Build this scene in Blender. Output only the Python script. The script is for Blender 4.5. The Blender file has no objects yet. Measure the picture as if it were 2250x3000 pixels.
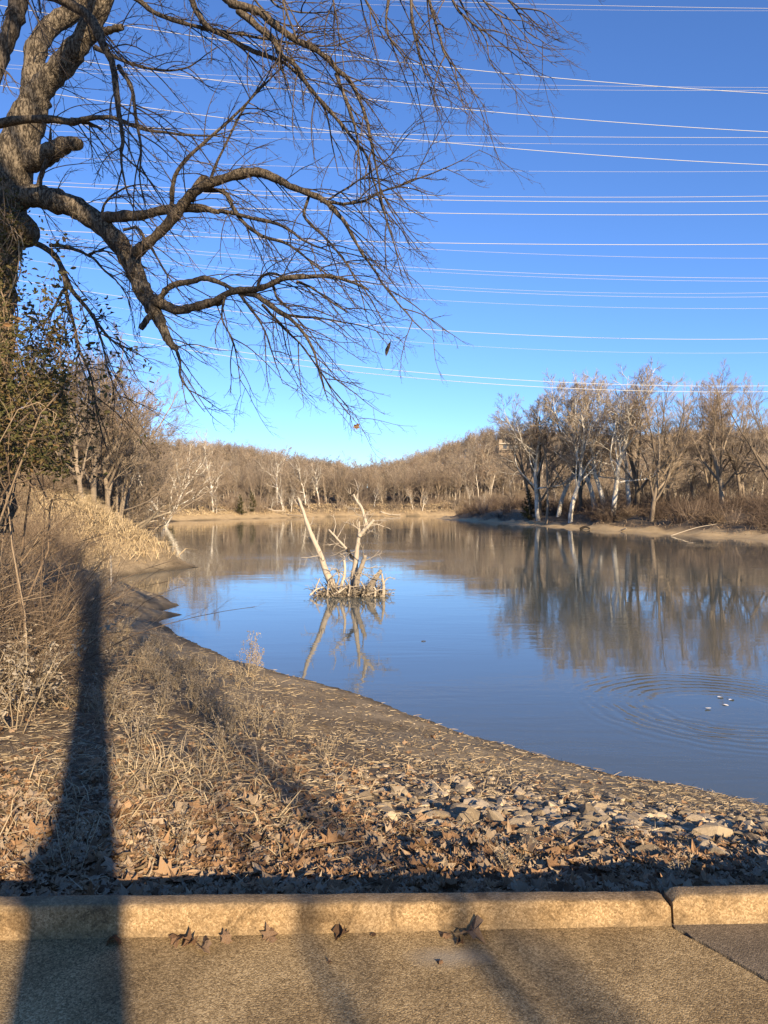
import bpy, math, random
import numpy as np
from mathutils import Vector, Matrix

sc = bpy.context.scene
col = sc.collection
R_ = math.radians

# ------------------------------------------------------------------ camera
CAM = np.array([0.0, 0.0, 1.6])
FPX, CX, HY = 2080.0, 1125.0, 1481.0          # focal length, centre and horizon of the 2250x3000 photograph
cam_d = bpy.data.cameras.new('camera')
cam_d.sensor_fit = 'VERTICAL'; cam_d.sensor_height = 36.0
cam_d.lens = FPX / 3000.0 * 36.0
cam_d.clip_start = 0.05; cam_d.clip_end = 6000
cam = bpy.data.objects.new('camera', cam_d); col.objects.link(cam)
cam.location = CAM
cam.rotation_euler = (R_(90) - math.atan((1500 - HY) / FPX), 0, 0)
sc.camera = cam

# ------------------------------------------------------------------ sky, sun, exposure
SUN_AZ, SUN_EL = R_(22.0), R_(20.5)           # the sun stands behind the camera, to its right
world = bpy.data.worlds.new('World'); sc.world = world
world.use_nodes = True
wn = world.node_tree
bg = wn.nodes['Background']
sky = wn.nodes.new('ShaderNodeTexSky')
sky.sky_type = 'NISHITA'; sky.sun_disc = False
sky.sun_elevation = SUN_EL; sky.sun_rotation = math.pi - SUN_AZ
sky.air_density = 1.0; sky.dust_density = 0.0; sky.ozone_density = 5.0
sky.altitude = 100
tint = wn.nodes.new('ShaderNodeMix'); tint.data_type = 'RGBA'; tint.blend_type = 'MULTIPLY'; tint.inputs[0].default_value = 1.0
tint.inputs[7].default_value = (0.74, 0.86, 1.1, 1)       # clear, deep winter blue
wn.links.new(sky.outputs[0], tint.inputs[6]); wn.links.new(tint.outputs[2], bg.inputs[0])
bg.inputs[1].default_value = 0.09
sd_ = bpy.data.lights.new('sun', 'SUN'); sd_.energy = 5.0; sd_.angle = R_(0.53); sd_.color = (1.0, 0.81, 0.56)
sun = bpy.data.objects.new('sun', sd_); col.objects.link(sun)
tosun = Vector((math.sin(SUN_AZ) * math.cos(SUN_EL), -math.cos(SUN_AZ) * math.cos(SUN_EL), math.sin(SUN_EL)))
sun.rotation_euler = tosun.to_track_quat('Z', 'Y').to_euler()
sun.location = tosun * 30
sc.view_settings.view_transform = 'Standard'
sc.view_settings.look = 'None'
sc.view_settings.exposure = 1.15
sc.view_settings.gamma = 1.0
sc.cycles.use_denoising = True
sc.cycles.max_bounces = 5
sc.cycles.diffuse_bounces = 2
sc.cycles.glossy_bounces = 3
sc.cycles.transparent_max_bounces = 4

# ------------------------------------------------------------------ helpers
rng = np.random.default_rng(7)
WZ = -2.2                                      # water level
K = 3000.0 / 2212.0                            # photograph measured on a 1659x2212 copy

def at(px, py, d):                             # a point seen at a photograph pixel, d metres ahead
    return ((px - CX) / FPX * d, d, 1.6 + (HY - py) / FPX * d)
def on_water(dx, dy):                          # where a pixel of the 1659x2212 copy meets the water
    d = (1.6 - WZ) * FPX / (dy * K - HY)
    return ((dx * K - CX) / FPX * d, d)

def nrm(v):
    return v / np.maximum(np.linalg.norm(v, axis=-1, keepdims=True), 1e-9)

def hash2(ix, iy, seed):
    h = (ix.astype(np.int64) * 374761393 + iy.astype(np.int64) * 668265263 + seed * 974711) & 0x7fffffff
    h = ((h ^ (h >> 13)) * 1274126177) & 0x7fffffff
    return ((h ^ (h >> 16)) & 0xffff) / 65535.0
def vnoise(x, y, s, seed=0):
    x = np.asarray(x, float) / s; y = np.asarray(y, float) / s
    ix = np.floor(x); iy = np.floor(y); fx = x - ix; fy = y - iy
    fx = fx * fx * (3 - 2 * fx); fy = fy * fy * (3 - 2 * fy)
    a = hash2(ix, iy, seed); b = hash2(ix + 1, iy, seed); c = hash2(ix, iy + 1, seed); d = hash2(ix + 1, iy + 1, seed)
    return (a * (1 - fx) + b * fx) * (1 - fy) + (c * (1 - fx) + d * fx) * fy - 0.5

class MB:
    """collects numpy vertex / face blocks and links them as one mesh object"""
    def __init__(s): s.v = []; s.f = []; s.n = 0
    def add(s, v, f):
        v = np.asarray(v, float).reshape(-1, 3); f = np.asarray(f, np.int64)
        s.v.append(v); s.f.append(f + s.n); s.n += len(v)
    def tubes(s, P, R, sides):
        P = np.asarray(P, float); R = np.asarray(R, float)
        if P.ndim == 2: P = P[None]; R = R[None]
        B, N, _ = P.shape
        if B == 0: return
        T = nrm(np.gradient(P, axis=1))
        ref = np.zeros((B, 3)); ref[np.arange(B), np.argmin(np.abs(T.mean(1)), axis=1)] = 1.0
        n1 = nrm(np.cross(T, ref[:, None, :])); n2 = np.cross(T, n1)
        a = np.arange(sides) * 2 * math.pi / sides
        V = P[:, :, None, :] + R[:, :, None, None] * (np.cos(a)[None, None, :, None] * n1[:, :, None, :] + np.sin(a)[None, None, :, None] * n2[:, :, None, :])
        b, i, k = np.meshgrid(np.arange(B), np.arange(N - 1), np.arange(sides), indexing='ij')
        k2 = (k + 1) % sides
        base = b * N * sides
        F = np.stack([base + i * sides + k, base + (i + 1) * sides + k, base + (i + 1) * sides + k2, base + i * sides + k2], -1).reshape(-1, 4)
        s.add(V, F)
    def mesh(s, name, mat, smooth=True):
        me = bpy.data.meshes.new(name)
        if s.v:
            V = np.concatenate(s.v)
            groups = {}
            nf = sum(len(f) for f in s.f)
            me.vertices.add(len(V)); me.vertices.foreach_set('co', V.astype(np.float32).ravel())
            tot = np.concatenate([np.full(len(f), f.shape[1]) for f in s.f])
            if nf == 0: me.update(); return me
            me.loops.add(int(tot.sum())); me.loops.foreach_set('vertex_index', np.concatenate([f.ravel() for f in s.f]).astype(np.int32))
            me.polygons.add(nf)
            me.polygons.foreach_set('loop_start', np.concatenate([[0], np.cumsum(tot)[:-1]]).astype(np.int32))
            me.polygons.foreach_set('use_smooth', np.full(nf, smooth))
            me.update(calc_edges=True)
        if isinstance(mat, (list, tuple)):
            for m in mat: me.materials.append(m)
        elif mat: me.materials.append(mat)
        return me
    def build(s, name, mat, parent=None, smooth=True):
        return link(name, s.mesh(name, mat, smooth), parent)

def link(name, me, parent=None):
    o = bpy.data.objects.new(name, me); col.objects.link(o)
    if parent is not None: o.parent = parent
    return o
def tag(o, label=None, cat=None, group=None, kind=None):
    if label: o['label'] = label
    if cat: o['category'] = cat
    if group: o['group'] = group
    if kind: o['kind'] = kind
    return o
def empty(name, loc=(0, 0, 0), rz=0.0):
    o = bpy.data.objects.new(name, None); col.objects.link(o)
    o.empty_display_size = 0.2
    o.location = loc; o.rotation_euler = (0, 0, rz); return o
def copy_tree(o, parent=None):
    c = o.copy(); col.objects.link(c); c.parent = parent
    for ch in list(o.children): copy_tree(ch, c)
    return c

def catmull(pts, n):
    p = np.asarray(pts, float); m = len(p)
    if m < 3: 
        t = np.linspace(0, 1, n)[:, None]; return p[0] * (1 - t) + p[-1] * t
    q = np.vstack([2 * p[0] - p[1], p, 2 * p[-1] - p[-2]])
    u = np.linspace(0, m - 1, n); i = np.minimum(u.astype(int), m - 2); f = (u - i)[:, None]
    a, b, c, d = q[i], q[i + 1], q[i + 2], q[i + 3]
    return 0.5 * (2 * b + (c - a) * f + (2 * a - 5 * b + 4 * c - d) * f * f + (3 * b - a - 3 * c + d) * f ** 3)

def grow(rg, P, R, n, t0, t1, ang, lenf, radf, trop, wig, npts, absl=None, tip=0.3, keep=1.0, bias=None, shrink=0.5):
    """children of a batch of branches P (B,N,3): n each, between t0 and t1 of their parent"""
    B, N, _ = P.shape
    t = t0 + (t1 - t0) * ((np.arange(n)[None] + rg.random((B, n))) / n)
    u = t * (N - 1); i = np.minimum(u.astype(int), N - 2); f = u - i
    bi = np.arange(B)[:, None]
    A, C = P[bi, i], P[bi, i + 1]
    st = A + (C - A) * f[..., None]; tn = nrm(C - A)
    r0 = R[bi, i] * (1 - f) + R[bi, i + 1] * f
    plen = np.linalg.norm(np.diff(P, axis=1), axis=2).sum(1)
    w = rg.normal(size=(B, n, 3))
    if bias is not None: w = w + np.asarray(bias)
    w = nrm(w - (w * tn).sum(-1, keepdims=True) * tn)
    an = np.radians(ang[0] + (ang[1] - ang[0]) * rg.random((B, n)))[..., None]
    d = np.cos(an) * tn + np.sin(an) * w
    L = (plen[:, None] * lenf if absl is None else np.full((B, n), absl)) * (0.6 + 0.6 * rg.random((B, n))) * (1 - shrink * t)
    rad = np.minimum(r0 * 0.85, np.maximum(r0 * radf, 0.0)) if radf > 0.1 else np.minimum(r0 * 0.85, np.full((B, n), radf))
    st = st.reshape(-1, 3); d = d.reshape(-1, 3); L = L.ravel(); rad = rad.ravel()
    if keep < 1: 
        m = rg.random(len(L)) < keep; st, d, L, rad = st[m], d[m], L[m], rad[m]
    M = len(L); Q = np.zeros((M, npts, 3)); Q[:, 0] = st; step = (L / (npts - 1))[:, None]
    trop = np.asarray(trop, float)
    for k in range(1, npts):
        d = nrm(d + trop / (npts - 1) + rg.normal(size=d.shape) * wig / math.sqrt(npts - 1))
        Q[:, k] = Q[:, k - 1] + d * step
    RR = rad[:, None] * np.linspace(1, tip, npts)[None]
    return Q, RR

# ------------------------------------------------------------------ materials
def mat(name, rough=0.9, spec=0.2):
    m = bpy.data.materials.new(name); m.use_nodes = True
    nt = m.node_tree; b = nt.nodes['Principled BSDF']
    b.inputs['Roughness'].default_value = rough
    b.inputs['Specular IOR Level'].default_value = spec
    return m, nt, b
def N(nt, t, **kw):
    n = nt.nodes.new(t)
    for k, v in kw.items(): setattr(n, k, v)
    return n
def ramp(nt, fac, stops):
    r = N(nt, 'ShaderNodeValToRGB'); e = r.color_ramp.elements
    while len(e) < len(stops): e.new(0.5)
    for el, (p, c) in zip(e, stops): el.position = p; el.color = (*c, 1)
    nt.links.new(fac, r.inputs[0]); return r.outputs[0]
def noise(nt, scale, detail=4, rough=0.6, vec=None, dist=0.0):
    n = N(nt, 'ShaderNodeTexNoise'); n.inputs['Scale'].default_value = scale; n.inputs['Detail'].default_value = detail
    n.inputs['Roughness'].default_value = rough; n.inputs['Distortion'].default_value = dist
    if vec is not None: nt.links.new(vec, n.inputs['Vector'])
    return n.outputs[0]
def coords(nt, scale=(1, 1, 1), kind='Object'):
    tc = N(nt, 'ShaderNodeTexCoord'); mp = N(nt, 'ShaderNodeMapping'); mp.inputs['Scale'].default_value = scale
    nt.links.new(tc.outputs[kind], mp.inputs[0]); return mp.outputs[0]
def mathn(nt, op, a, b=None, c=None, clamp=False):
    n = N(nt, 'ShaderNodeMath', operation=op); n.use_clamp = clamp
    for i, v in enumerate((a, b, c)):
        if v is None: continue
        if isinstance(v, (int, float)): n.inputs[i].default_value = v
        else: nt.links.new(v, n.inputs[i])
    return n.outputs[0]
def mixc(nt, fac, a, b, blend='MIX'):
    n = N(nt, 'ShaderNodeMix', data_type='RGBA', blend_type=blend)
    for i, v in ((0, fac), (6, a), (7, b)):
        if isinstance(v, (int, float)): n.inputs[i].default_value = v
        elif isinstance(v, tuple): n.inputs[i].default_value = (*v, 1)
        else: nt.links.new(v, n.inputs[i])
    return n.outputs[2]
def bump(nt, b, h, strength=0.5, dist=0.02):
    n = N(nt, 'ShaderNodeBump'); n.inputs['Strength'].default_value = strength; n.inputs['Distance'].default_value = dist
    nt.links.new(h, n.inputs['Height']); nt.links.new(n.outputs[0], b.inputs['Normal'])
def island(nt):                                # one random value for each loose piece and object
    g = N(nt, 'ShaderNodeNewGeometry'); oi = N(nt, 'ShaderNodeObjectInfo')
    return mathn(nt, 'FRACT', mathn(nt, 'ADD', g.outputs['Random Per Island'], mathn(nt, 'MULTIPLY', oi.outputs['Random'], 7.31)))

def bark(name, dark, light, sc_=(30, 30, 7), dist=0.02, strength=0.9):
    m, nt, b = mat(name, 0.95, 0.1)
    v = coords(nt, sc_)
    n1 = noise(nt, 1.0, 5, 0.65, v, 0.4)
    vo = N(nt, 'ShaderNodeTexVoronoi', feature='DISTANCE_TO_EDGE'); vo.inputs['Scale'].default_value = 1.3; nt.links.new(v, vo.inputs['Vector'])
    h = mathn(nt, 'ADD', mathn(nt, 'MULTIPLY', n1, 0.85), mathn(nt, 'MULTIPLY', mathn(nt, 'MINIMUM', vo.outputs['Distance'], 0.35), 0.4))
    big = noise(nt, 1.4, 3)
    c = ramp(nt, h, [(0.41, dark), (0.57, light)])
    c = mixc(nt, mathn(nt, 'MULTIPLY', big, 0.5), c, tuple(x * 0.55 for x in light))
    nt.links.new(c, b.inputs['Base Color']); bump(nt, b, h, strength, dist)
    return m
def plain(name, stops, rough=0.9, nscale=3.0, use_island=True, bscale=None, vary=None):
    m, nt, b = mat(name, rough, 0.15)
    v = coords(nt)
    f = noise(nt, nscale, 3, 0.6, v)
    if use_island: f = mathn(nt, 'ADD', mathn(nt, 'MULTIPLY', f, 0.45), mathn(nt, 'MULTIPLY', island(nt), 0.6))
    c = ramp(nt, f, stops)
    if vary:
        oi = N(nt, 'ShaderNodeObjectInfo'); c = mixc(nt, 1.0, c, ramp(nt, oi.outputs['Random'], vary), 'MULTIPLY')
    nt.links.new(c, b.inputs['Base Color'])
    if bscale: bump(nt, b, noise(nt, bscale, 4, 0.6, v), 0.6, 0.01)
    return m

M = {}
M['bark'] = bark('maple_bark', (0.022, 0.017, 0.013), (0.25, 0.2, 0.14), (30, 30, 11), 0.06, 1.0)
M['limb'] = bark('limb_bark', (0.024, 0.019, 0.014), (0.16, 0.125, 0.088), (45, 45, 20), 0.012, 0.9)
M['twig'] = plain('twig_bark', [(0.2, (0.04, 0.03, 0.022)), (0.8, (0.12, 0.09, 0.065))], 0.8, 6)
M['far_bark'] = plain('grey_brown_bark', [(0.2, (0.11, 0.085, 0.062)), (0.85, (0.28, 0.22, 0.155))], 0.95, 1.2)
M['far_twig'] = plain('tan_twigs', [(0.15, (0.19, 0.15, 0.11)), (0.85, (0.42, 0.345, 0.26))], 0.95, 0.6, vary=[(0.0, (0.5, 0.5, 0.52)), (0.35, (0.8, 0.78, 0.78)), (0.7, (1.0, 0.97, 0.92)), (1.0, (1.2, 1.12, 1.0))])
M['far_twig_red'] = plain('reddish_twigs', [(0.15, (0.15, 0.115, 0.088)), (0.85, (0.34, 0.265, 0.2))], 0.95, 0.6, vary=[(0.0, (0.5, 0.5, 0.52)), (0.35, (0.8, 0.78, 0.78)), (0.7, (1.0, 0.97, 0.92)), (1.0, (1.2, 1.12, 1.0))])
M['white_bark'] = plain('sycamore_bark', [(0.3, (0.25, 0.21, 0.15)), (0.45, (0.45, 0.4, 0.32)), (0.62, (0.66, 0.61, 0.52))], 0.8, 1.2, False)
M['drift'] = plain('bleached_wood', [(0.2, (0.2, 0.165, 0.125)), (0.75, (0.43, 0.36, 0.27))], 0.9, 5, True, 40)
M['dark_wood'] = plain('dark_wood', [(0.2, (0.02, 0.017, 0.014)), (0.8, (0.07, 0.055, 0.04))], 0.9, 5)
M['root_tangle'] = plain('root_tangle', [(0.15, (0.07, 0.054, 0.04)), (0.8, (0.32, 0.265, 0.195))], 0.9, 3)
M['bramble'] = plain('bramble_stems', [(0.1, (0.08, 0.055, 0.037)), (0.5, (0.2, 0.14, 0.09)), (0.9, (0.38, 0.29, 0.19))], 0.85, 2)
M['dark_brush'] = plain('dark_brush', [(0.1, (0.05, 0.037, 0.028)), (0.85, (0.17, 0.12, 0.085))], 0.95, 0.8)
M['pale_trunk'] = plain('pale_trunk', [(0.2, (0.22, 0.18, 0.13)), (0.8, (0.5, 0.43, 0.33))], 0.95, 0.8)
M['straw'] = plain('straw', [(0.1, (0.11, 0.08, 0.05)), (0.5, (0.29, 0.22, 0.135)), (0.95, (0.52, 0.42, 0.27))], 0.85, 2)
M['gold_grass'] = plain('golden_grass', [(0.1, (0.24, 0.17, 0.095)), (0.9, (0.5, 0.39, 0.235))], 0.85, 1)
M['seed'] = plain('seed_heads', [(0.1, (0.16, 0.125, 0.085)), (0.9, (0.36, 0.3, 0.22))], 0.9, 4)
M['leaf'] = plain('dry_leaf', [(0.08, (0.045, 0.027, 0.016)), (0.32, (0.14, 0.08, 0.042)), (0.55, (0.31, 0.185, 0.095)), (0.75, (0.28, 0.215, 0.145)), (0.95, (0.46, 0.32, 0.18))], 0.75, 18, True, 60)
M['road_leaf'] = plain('road_leaf', [(0.2, (0.06, 0.035, 0.02)), (0.6, (0.15, 0.085, 0.045)), (0.9, (0.28, 0.2, 0.13))], 0.75, 18, True, 60)
M['vine_leaf'] = plain('vine_leaf', [(0.15, (0.022, 0.024, 0.01)), (0.5, (0.07, 0.068, 0.022)), (0.75, (0.12, 0.085, 0.034)), (1.0, (0.24, 0.12, 0.06))], 0.6, 5)
M['stone'] = plain('limestone', [(0.15, (0.15, 0.113, 0.072)), (0.5, (0.3, 0.235, 0.155)), (0.85, (0.47, 0.37, 0.245))], 0.9, 9, True, 45)
M['cedar'] = plain('cedar_green', [(0.2, (0.03, 0.033, 0.014)), (0.8, (0.085, 0.075, 0.03))], 0.9, 1)
M['wire'] = mat('aluminium_wire', 0.5, 0.5)[0]; M['wire'].node_tree.nodes['Principled BSDF'].inputs['Base Color'].default_value = (0.45, 0.44, 0.43, 1)

# ------------------------------------------------------------------ shoreline and terrain
outer = [(500, 10), (60, 9.5), (30, 8.4), (14, 7.7), (8.5, 8.0)] + [on_water(*p) for p in
    [(1659, 1745), (1600, 1728), (1480, 1700), (1300, 1665), (1180, 1635), (1100, 1610), (1000, 1585), (900, 1545), (800, 1508),
     (700, 1478), (600, 1450), (500, 1425), (430, 1395), (370, 1362), (345, 1342), (372, 1332), (402, 1328), (345, 1321), (388, 1309),
     (350, 1287), (300, 1279), (255, 1275), (235, 1262), (262, 1246), (300, 1240), (370, 1231), (405, 1227), (428, 1223), (370, 1214),
     (310, 1205), (300, 1190), (306, 1175), (296, 1160)]] + \
    [(-40, 115), (-52, 150), (-50, 172), (-38, 205), (-20, 238), (12, 252), (45, 262), (120, 285), (300, 310), (520, 320)]
inner = [(520, 290), (300, 285), (120, 258), (60, 240), (28, 228), (15, 214), (16, 195), (19.6, 172), (25.7, 146), (31, 114),
         (37.4, 92), (42, 78), (52, 62), (90, 45), (160, 38), (500, 30)]
outer = np.array(outer); inner = np.array(inner)

def seg_dist(x, y, line):
    best = np.full(x.shape, 1e9)
    for (ax, ay), (bx, by) in zip(line[:-1], line[1:]):
        dx, dy = bx - ax, by - ay
        t = np.clip(((x - ax) * dx + (y - ay) * dy) / (dx * dx + dy * dy), 0, 1)
        best = np.minimum(best, (x - ax - t * dx) ** 2 + (y - ay - t * dy) ** 2)
    return np.sqrt(best)
def inside(x, y, poly):
    r = np.zeros(x.shape, bool)
    for (ax, ay), (bx, by) in zip(poly, np.roll(poly, -1, axis=0)):
        if ay == by: continue
        c = ((ay > y) != (by > y)) & (x < (bx - ax) * (y - ay) / (by - ay) + ax)
        r ^= c
    return r
river = np.vstack([outer, inner])
def kerb_y(x): return 2.648 + 0.0345 * x
def sstep(t): t = np.clip(t, 0, 1); return t * t * (3 - 2 * t)

def shore(x, y):
    x = np.asarray(x, float); y = np.asarray(y, float)
    so = seg_dist(x, y, outer); si = seg_dist(x, y, inner)
    wet = inside(x, y, river)
    return so, si, wet
def height_from(x, y, so, si, wet):
    wob = vnoise(x, y, 1.1, 3) * 0.25 + vnoise(x, y, 0.35, 5) * 0.1
    sd = np.where(wet, -np.minimum(so, si), np.minimum(so, si))
    sdw = sd + np.where(y < 60, wob * 0.8, wob * 3)
    land_in = si < so
    Hb = np.interp(y, [0, 12, 20, 35, 60, 90, 140, 250], [2.25, 2.25, 2.9, 4.4, 6.0, 6.0, 4.6, 4.2])
    Wb = np.interp(y, [0, 12, 20, 35, 60, 90, 140, 250], [8.5, 8.5, 9, 8, 6.5, 8, 10, 15])
    s = np.clip(sdw, 0, None)
    S = np.clip(s / Wb, 0, 1.6); S = np.where(S < 0.75, S * (0.75 + 0.333 * S), 1 - 0.25 * np.exp(-(S - 0.75) * 4.5))
    dk = np.clip(y - kerb_y(x) - 0.06, 0, None)
    q = s / (s + dk + 1e-6)
    q = np.where((y < 25) & (x > -12), q, 0)
    zo = WZ + np.maximum(Hb * S, 2.17 * q)
    zo = np.where(y < 9, np.minimum(zo, 0.1 + 0.0 * zo), zo)
    zi = WZ + np.interp(s, [0, 2, 5, 9, 20, 45], [0, 0.22, 0.75, 2.1, 3.6, 4.1])
    z = np.where(land_in, zi, zo)
    rough = np.clip(s / 3, 0, 1)
    amp = np.interp(y, [3, 12, 60, 150], [0.05, 0.16, 0.7, 1.0])
    z = z + rough * amp * (vnoise(x, y, 2.3, 11) + 0.5 * vnoise(x, y, 0.8, 12))
    z = z + rough * 0.035 * vnoise(x, y, 0.16, 13)
    ridge = np.interp(x, [-500, -150, -86, -40, -20, 0, 25, 57, 95, 500], [22, 22, 19, 12, 9, 10, 17, 27, 29, 27])
    z = z + np.where(land_in, 0, ridge * sstep((y - 258) / 140.0) * np.clip(1 + 0.5 * vnoise(x, y, 60, 21), 0, 2))
    z = np.where(sdw < 0, WZ + np.maximum(sdw * 0.3, -1.6) - 0.01, z)
    k = np.clip((y - kerb_y(x) - 0.02) / 0.25, 0, 1)
    z = np.where(y < kerb_y(x) + 0.3, np.minimum(z, -0.03) * k + (1 - k) * -0.12, z)
    z = np.where(y < -1.9 + 0.03 * x, -0.12 + 0.13 * np.clip((-1.9 + 0.03 * x - y) / 0.4, 0, 1), z)
    return z, sd
def ground_z(x, y):
    x = np.asarray(x, float); y = np.asarray(y, float)
    return height_from(x, y, *shore(x, y))[0]
def gz(x, y): return float(ground_z(np.array([x]), np.array([y]))[0])

def axis(lo, hi, fine, gr, c=0.0):
    out = [c]; 
    while out[-1] < hi: out.append(out[-1] + max(fine, gr * abs(out[-1] - c)))
    neg = [c]
    while neg[-1] > lo: neg.append(neg[-1] - max(fine, gr * abs(neg[-1] - c)))
    return np.array(neg[::-1][:-1] + out)
gx = axis(-900, 900, 0.12, 0.03); gy = axis(-60, 1500, 0.1, 0.025, 3.2)
GX, GY = np.meshgrid(gx, gy)
so, si, wet = shore(GX, GY)
GZ, SD = height_from(GX, GY, so, si, wet)
nx, ny = len(gx), len(gy)
i, j = np.meshgrid(np.arange(ny - 1), np.arange(nx - 1), indexing='ij')
F = np.stack([i * nx + j, i * nx + j + 1, (i + 1) * nx + j + 1, (i + 1) * nx + j], -1).reshape(-1, 4)
mb = MB(); mb.add(np.stack([GX, GY, GZ], -1).reshape(-1, 3), F)

m, nt, b = mat('bank_soil', 0.95, 0.1)
att = N(nt, 'ShaderNodeAttribute', attribute_name='zone')
sep = N(nt, 'ShaderNodeSeparateColor'); nt.links.new(att.outputs['Color'], sep.inputs[0])
v = coords(nt)
nf = noise(nt, 9.0, 8, 0.7, v); nb = noise(nt, 0.7, 4, 0.6, v); nv = noise(nt, 45, 5, 0.7, v)
litter = ramp(nt, mathn(nt, 'ADD', mathn(nt, 'MULTIPLY', nf, 0.7), mathn(nt, 'MULTIPLY', nv, 0.35)), [(0.3, (0.045, 0.033, 0.022)), (0.52, (0.15, 0.11, 0.07)), (0.72, (0.3, 0.23, 0.145))])
mud = ramp(nt, mathn(nt, 'ADD', mathn(nt, 'MULTIPLY', nb, 0.6), mathn(nt, 'MULTIPLY', nf, 0.45)), [(0.35, (0.1, 0.075, 0.045)), (0.5, (0.22, 0.165, 0.1)), (0.62, (0.33, 0.25, 0.15))])
sand = ramp(nt, mathn(nt, 'ADD', mathn(nt, 'MULTIPLY', nb, 0.5), mathn(nt, 'MULTIPLY', nf, 0.5)), [(0.3, (0.27, 0.19, 0.1)), (0.65, (0.52, 0.385, 0.215))])
wetc = (0.06, 0.047, 0.03)
c = mixc(nt, sep.outputs[1], litter, mud); c = mixc(nt, sep.outputs[0], c, sand); c = mixc(nt, sep.outputs[2], c, wetc)
nt.links.new(c, b.inputs['Base Color'])
bump(nt, b, mathn(nt, 'ADD', nf, mathn(nt, 'MULTIPLY', nv, 0.4)), 0.7, 0.03)
M['soil'] = m
ground = mb.build('ground', m); tag(ground, kind='structure')
zone = np.zeros((ny, nx, 4), np.float32); zone[..., 3] = 1
land_in = si < so
nn = vnoise(GX, GY, 3, 31) * 1.5 + vnoise(GX, GY, 0.6, 32)
zone[..., 0] = np.where(land_in, 1 - sstep((SD - 3.0 + nn * 1.0) / 1.8), np.where(GY > 100, 1 - sstep((SD - 3.5 + nn) / 4), np.where(GY > 45, 0.9 * (1 - sstep((SD - 2.5) / 3)), 0)))
zone[..., 1] = np.where(land_in, 0, np.where(GY < 60, 1 - sstep((SD - 2.0 + nn * 1.6) / 1.8), 0))
zone[..., 2] = np.clip(1 - (SD + vnoise(GX, GY, 0.5, 33) * 0.25) / np.interp(GY, [0, 30, 80], [0.3, 0.6, 0.5]), 0, 1) * np.where(land_in, 0.4, 0.85)
ca = ground.data.color_attributes.new('zone', 'FLOAT_COLOR', 'POINT'); ca.data.foreach_set('color', zone.ravel())

# ------------------------------------------------------------------ water
m, nt, b = mat('river_water', 0.03, 0.5)
b.inputs['Base Color'].default_value = (0.075, 0.086, 0.078, 1)
b.inputs['IOR'].default_value = 1.5
v1 = coords(nt, (0.55, 2.2, 1)); v2 = coords(nt, (2.0, 5.0, 1)); v3 = coords(nt, (0.05, 0.13, 1))
h1 = noise(nt, 1.0, 3, 0.5, v1, 0.5); h2 = noise(nt, 1.0, 3, 0.55, v2, 0.3)
patch = ramp(nt, noise(nt, 1.0, 3, 0.6, v3), [(0.42, (0.12, 0.12, 0.12)), (0.66, (1, 1, 1))])
RC = on_water(1560, 1530)
tc = N(nt, 'ShaderNodeTexCoord'); vd = N(nt, 'ShaderNodeVectorMath', operation='DISTANCE'); nt.links.new(tc.outputs['Object'], vd.inputs[0]); vd.inputs[1].default_value = (RC[0], RC[1], 0)
rr = mathn(nt, 'ADD', vd.outputs['Value'], mathn(nt, 'MULTIPLY', noise(nt, 1.2, 3, 0.55, coords(nt)), 0.4))
ring = mathn(nt, 'MULTIPLY', mathn(nt, 'SINE', mathn(nt, 'MULTIPLY', rr, 24.0)), 1.0)
mask = N(nt, 'ShaderNodeMapRange', interpolation_type='SMOOTHSTEP'); nt.links.new(rr, mask.inputs[0])
mask.inputs[1].default_value = 0.9; mask.inputs[2].default_value = 1.7
mask2 = N(nt, 'ShaderNodeMapRange', interpolation_type='SMOOTHSTEP'); nt.links.new(rr, mask2.inputs[0])
mask2.inputs[1].default_value = 2.0; mask2.inputs[2].default_value = 3.4; mask2.inputs[3].default_value = 1; mask2.inputs[4].default_value = 0
ring = mathn(nt, 'MULTIPLY', ring, mathn(nt, 'MULTIPLY', mask.outputs[0], mask2.outputs[0]))
hh = mathn(nt, 'MULTIPLY', mathn(nt, 'ADD', mathn(nt, 'MULTIPLY', h1, 1.0), mathn(nt, 'MULTIPLY', h2, 0.35)), patch)
hh = mathn(nt, 'ADD', mathn(nt, 'MULTIPLY', hh, 0.008), mathn(nt, 'MULTIPLY', ring, 0.0022))
bp = N(nt, 'ShaderNodeBump'); bp.inputs['Strength'].default_value = 1.0; bp.inputs['Distance'].default_value = 1.0
nt.links.new(hh, bp.inputs['Height']); nt.links.new(bp.outputs[0], b.inputs['Normal'])
mb = MB(); mb.add([(-900, 4.5, 0), (900, 4.5, 0), (900, 900, 0), (-900, 900, 0)], [[0, 1, 2, 3]])
water = mb.build('water', m, smooth=False); water.location = (0, 0, WZ); tag(water, kind='structure')

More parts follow.
